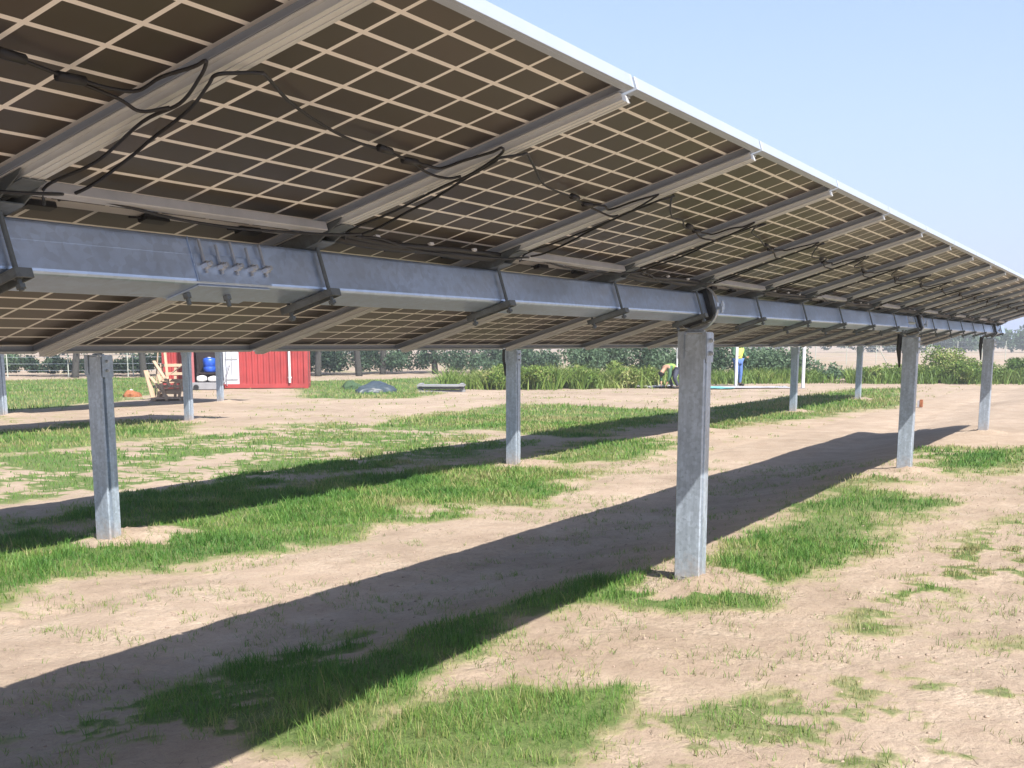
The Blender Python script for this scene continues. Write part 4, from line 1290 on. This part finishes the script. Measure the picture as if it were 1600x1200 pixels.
def person(label, J, x, y, rz, shirt, vest, pants, group=None):
    root = empty('person', (x, y, -.15), (0, 0, rz)); tag(root, label, 'person', group)
    names = list(J)
    ix = {n: i for i, n in enumerate(names)}
    E = [('pelvis', 'spine'), ('spine', 'chest'), ('chest', 'neck'), ('neck', 'head'), ('head', 'crown')]
    for s in 'LR':
        E += [('pelvis', 'hip'+s), ('hip'+s, 'knee'+s), ('knee'+s, 'ank'+s), ('ank'+s, 'toe'+s), ('chest', 'sho'+s), ('sho'+s, 'elb'+s), ('elb'+s, 'wri'+s), ('wri'+s, 'palm'+s)]
        pal = Vector(J['palm'+s]); d = (pal-Vector(J['wri'+s])).normalized(); side = d.orthogonal().normalized()
        for k, (off, ln) in enumerate(((-.030, .062), (-.011, .075), (.010, .070), (.030, .055), (.045, .03))):
            base = pal + side*off - (d*.04 if k == 4 else Vector()); nm = 'f%s%d' % (s, k)
            J[nm] = tuple(base + d*.015); J[nm+'t'] = tuple(base + d*(.015+ln) + side*(.02 if k == 4 else 0) + Vector((0, 0, -.008)))
            E += [('palm'+s, nm), (nm, nm+'t')]
    names = list(J); ix = {n: i for i, n in enumerate(names)}
    R0 = dict(pelvis=.115, spine=.11, chest=.125, neck=.055, head=.085, crown=.075)
    def rad(n):
        if n in R0: return R0[n]
        if n[0] == 'f': return .009
        return dict(hip=.085, knee=.058, ank=.04, toe=.04, sho=.062, elb=.043, wri=.030, palm=.032)[n[:-1]]
    skinned('body', [(J[n], rad(n)) for n in names], [(ix[a], ix[b_]) for a, b_ in E], M['skin'], root)
    def garment(nm, keys, edges, mat, grow, root_=0):
        skinned(nm, [(J[k] if isinstance(k, str) else k, rad(k)+grow) for k in keys], edges, mat, root, root_)
    garment('trousers', ['pelvis', 'hipL', 'kneeL', 'ankL', 'hipR', 'kneeR', 'ankR'], [(0, 1), (1, 2), (2, 3), (0, 4), (4, 5), (5, 6)], pants, .018)
    garment('shirt', ['spine', 'chest', 'shoL', 'elbL', 'wriL', 'shoR', 'elbR', 'wriR'], [(0, 1), (1, 2), (2, 3), (3, 4), (1, 5), (5, 6), (6, 7)], shirt, .014)
    garment('vest', ['pelvis', 'spine', 'chest', 'shoL', 'shoR'], [(0, 1), (1, 2), (2, 3), (2, 4)], vest, .03)
    hd = Vector(J['head']); cw = Vector(J['crown']); up = (cw-hd).normalized()
    m = MB(); 
    bm = bmesh.new(); bmesh.ops.create_uvsphere(bm, u_segments=16, v_segments=10, radius=.108)
    bmesh.ops.delete(bm, geom=[v for v in bm.verts if v.co.z < -.02 and v.co.x > -.03], context='VERTS')
    me = bpy.data.meshes.new('hair'); bm.to_mesh(me); bm.free(); me.shade_smooth(); me.materials.append(M['hair'])
    h = bpy.data.objects.new('hair', me); C.objects.link(h); h.parent = root
    h.location = hd+up*.045; h.rotation_euler = up.to_track_quat('Z', 'X').to_euler()
    for s in (-1, 1):      # boots
        t = J['toeL' if s < 0 else 'toeR']; a = J['ankL' if s < 0 else 'ankR']
        m.tube([(a[0]-.03, a[1], .045), ((a[0]+t[0])/2, (a[1]+t[1])/2, .05), (t[0]+.02, t[1], .035)], [.05, .052, .035], 8)
    m.build('boots', M['hair'], root, smooth=True)
    return root
# bending worker: back level, hands down at the ground (faces local +x)
person('worker bent over in an olive vest, left of the tall nearest post',
  dict(pelvis=(0, 0, .66), spine=(.14, 0, .76), chest=(.34, 0, .74), neck=(.47, 0, .66), head=(.55, 0, .57), crown=(.60, 0, .49),
       hipL=(.0, .10, .62), kneeL=(.12, .14, .36), ankL=(-.04, .14, .08), toeL=(.14, .15, .04),
       hipR=(.0, -.10, .62), kneeR=(.13, -.14, .36), ankR=(-.04, -.14, .08), toeR=(.14, -.15, .04),
       shoL=(.36, .19, .70), elbL=(.40, .23, .45), wriL=(.44, .16, .24), palmL=(.46, .14, .17),
       shoR=(.36, -.19, .70), elbR=(.40, -.23, .45), wriR=(.44, -.16, .24), palmR=(.46, -.14, .17)),
  40.6, 14.45, math.radians(150), M['greenshirt'], M['olivevest'], M['navy'])
person('standing worker in blue trousers and yellow vest behind a white pole',
  dict(pelvis=(0, 0, .93), spine=(.01, 0, 1.10), chest=(.0, 0, 1.32), neck=(.01, 0, 1.48), head=(.03, 0, 1.60), crown=(.02, 0, 1.70),
       hipL=(0, .10, .88), kneeL=(.03, .11, .48), ankL=(-.02, .12, .08), toeL=(.16, .14, .04),
       hipR=(0, -.10, .88), kneeR=(.05, -.11, .48), ankR=(.02, -.12, .08), toeR=(.20, -.14, .04),
       shoL=(0, .20, 1.40), elbL=(.02, .27, 1.12), wriL=(.20, .22, 1.02), palmL=(.27, .20, 1.02),
       shoR=(0, -.20, 1.40), elbR=(.02, -.27, 1.12), wriR=(.20, -.24, 1.06), palmR=(.27, -.22, 1.07)),
  44.6, 13.45, math.radians(-120), M['greenshirt'], M['hivis'], M['bluepants'])

# ------------------------------------------------------------------ fences
M['fencepost'] = simple('pale_fence_paint', (0.34, 0.37, 0.32), 0.7, 0, 0.1)
def fence(label, line, posts, h, name='wire_fence', brace=()):
    root = empty(name, (line[0][0], line[0][1], -.15)); tag(root, label, 'fence')
    o = Vector((line[0][0], line[0][1], 0)); e = Vector((line[1][0], line[1][1], 0))-o
    for i in range(posts):
        p = e*(i/(posts-1))
        m = MB(); m.tube([(p.x, p.y, -.1), (p.x, p.y, h)], .026, 8)
        if i in brace:
            q = e.normalized()*1.4; m.tube([(p.x, p.y, h*.85), (p.x+q.x, p.y+q.y, 0)], .03, 6)
        m.build('post', M['fencepost'], root)
    w = MB()
    for z in (.3, .6, .9, 1.2, h-.1): w.tube([(0, 0, z), (e.x, e.y, z)], .006, 4)
    w.build('wire', M['zinc'], root)
    return root
fence('wire fence with thin white posts across the far bare field', ((44, 42), (112, 11)), 22, 1.7, brace=(16,))
fence('pale fence posts on the lawn behind the left post', ((37, 50), (47, 38)), 7, 1.5)

# ------------------------------------------------------------------ vegetation
for lb, x, y, h, cr, ln, mt in (
  ('leaning dark tree trunk just left of the blue-grey post', 41.6, 43.2, 7.0, 2.3, .6, 'leaf_teal'),
  ('dark tree trunk behind the left side of the wooden crates', 43.0, 40.4, 7.5, 2.4, -.2, 'leaf_teal'),
  ('dark tree close behind the right corner of the red container', 48.3, 34.7, 7.5, 2.6, .3, 'leaf_teal'),
  ('tree second to the right of the red container', 49.5, 33.2, 7.0, 2.2, -.4, 'leaf_teal'),
  ('forked dark tree behind the lawn, third right of the container', 52.6, 33.9, 7.8, 2.6, .5, 'leaf_teal'),
  ('dark tree behind the tarpaulin covered heap', 54.5, 32.0, 7.0, 2.3, -.3, 'leaf_teal'),
  ('rightmost dark tree of the group, left of the bright green weeds', 56.6, 31.0, 7.2, 2.4, .2, 'leaf_teal'),
  ('dark tree trunk at the far left beyond the lawn', 38.0, 48.5, 7.0, 2.4, .2, 'leaf_teal'),
):
    tree(lb, x, y, h, cr, ln, mt)
weed_band('weeds', 'bright green tall weeds at the edge of the dirt behind the middle post', [(38.3, 20.6), (39.5, 18.6), (42.5, 16.3)], 3.4, .85, 34000, 'weed', .05, cat='weeds', bias=.22, var=.3)
weed_band('hedge_growth', 'grey-green overgrown bushes behind the two workers', [(47.5, 21.5), (53.3, 13.9), (54.4, 13.4)], 5.0, 1.85, 30000, 'leaf_teal', .07, cat='bushes', bias=.35, var=.3)
weed_band('weeds', 'low pale green growth left of the dirt bank under the far array end', [(52.5, 13.2), (51.0, 10.2)], 3.4, .55, 8000, 'leaf_teal', .06, cat='weeds', bias=.3)
weed_band('weeds', 'yellow-green weeds behind the last posts at the right', [(51.5, 10.6), (52.0, 7.5), (53.5, 4.0), (55.5, -1.5)], 3.6, .85, 40000, 'weed', .05, cat='weeds', bias=.22, var=.4)
weed_band('hedge_growth', 'dark green hedge across the far side of the left lawn', [(37.0, 53.5), (49.8, 39.8)], 3.0, 1.15, 26000, 'leaf_teal', .08, cat='hedge', var=.2, bias=.2)
weed_band('hedge_growth', 'dark undergrowth among the tree trunks right of the container', [(49.5, 39.5), (60.5, 28.5)], 5.0, 1.5, 26000, 'leaf_teal', .08, cat='bushes', var=.5)
bush('rounded pale green bush between the last two posts', 52.6, 7.2, 2.4, 1.55, 3500, 'weed', bias=.3)
bush('dark green rounded bush at the right edge of the picture', 52.6, 4.6, 1.8, 1.15, 2600, 'weed', bias=-.12)
bush('bright green bush left of the last post', 50.2, 6.3, 1.8, 1.05, 2200, 'weed')

# far tree belts across the field: individual crowns read as one mass
def belt(label, pts, h, n, mat, size, bias=0):
    return weed_band('far_wood', label, pts, h*1.2, h, n, mat, size, bias=bias, var=.35, cat='wood')
belt('far dark green tree belt on the horizon at the right', [(205, 55), (225, 12), (232, -20)], 6.2, 30000, 'leaf_teal', .34, .2)
belt('far tree belt on the horizon behind the field', [(70, 150), (120, 120), (180, 85), (205, 55)], 5.5, 30000, 'leaf_teal', .34, .2)
tree('bright green tree rising over the far wood at the right edge', 140.0, 7.2, 6.6, 2.6, .2, 'leaf', 'trees behind the field', 2600)

# tall grassy weeds standing through the leafy growth
def tall_grass(label, line, width, n, h0, h1, tb):
    L = np.array(line, float)
    seg = np.hypot(*(L[1:]-L[:-1]).T); cum = np.concatenate([[0], np.cumsum(seg)])
    d = rng.uniform(0, cum[-1], n)
    j = np.clip(np.searchsorted(cum, d)-1, 0, len(seg)-1); t = (d-cum[j])/seg[j]
    P = L[j]*(1-t)[:, None] + L[j+1]*t[:, None]
    T = (L[1:]-L[:-1])/seg[:, None]; nn = np.stack([-T[:, 1], T[:, 0]], 1)[j]
    P = P + nn*(rng.normal(0, .30, n)*width)[:, None]
    x, y = P[:, 0], P[:, 1]
    hh = rng.uniform(h0, h1, n)*(0.35+1.1*fbm(x, y, 0.8, 3, 301))
    tone = np.clip(0.45+tb+0.9*(fbm(x, y, 0.6, 3, 305)-.5)+rng.normal(0, .14, n), 0, 1)
    o = blades_object('tall_grass', x, y, height(x, y), hh, rng.uniform(.02, .055, n), tone, M['weed'], 1.1)
    tag(o, label, 'tall grass', kind='stuff')
tall_grass('tall bright grass standing in the weeds behind the middle post', [(37.6, 21.8), (39.5, 18.2), (42.3, 15.9)], 2.2, 9000, .3, .85, .05)
tall_grass('tall yellow-green grass at the field edge behind the last posts', [(50.5, 10.8), (51.2, 7.5), (52.6, 4.0), (54.6, -1.5)], 2.6, 11000, .2, .7, .08)
tall_grass('grassy growth in front of the grey-green bushes', [(44.5, 18.5), (50.5, 12.0)], 3.0, 7000, .2, .6, .1)

# ------------------------------------------------------------------ summer haze in the air
hz = MB(); hz.box(-60, 300, -140, 260, -1.4, 14.0)
hm = bpy.data.materials.new('haze'); hm.use_nodes = True
hn = hm.node_tree; hn.nodes.clear()
ho = hn.nodes.new('ShaderNodeOutputMaterial'); hv = hn.nodes.new('ShaderNodeVolumePrincipled')
hv.inputs['Color'].default_value = (0.92, 0.95, 1.0, 1)
hv.inputs['Density'].default_value = 0.0014
hv.inputs['Anisotropy'].default_value = 0.2
hn.links.new(hv.outputs[0], ho.inputs['Volume'])
tag(hz.build('haze', hm), 'thin pale summer haze over the whole site', 'haze', kind='stuff')
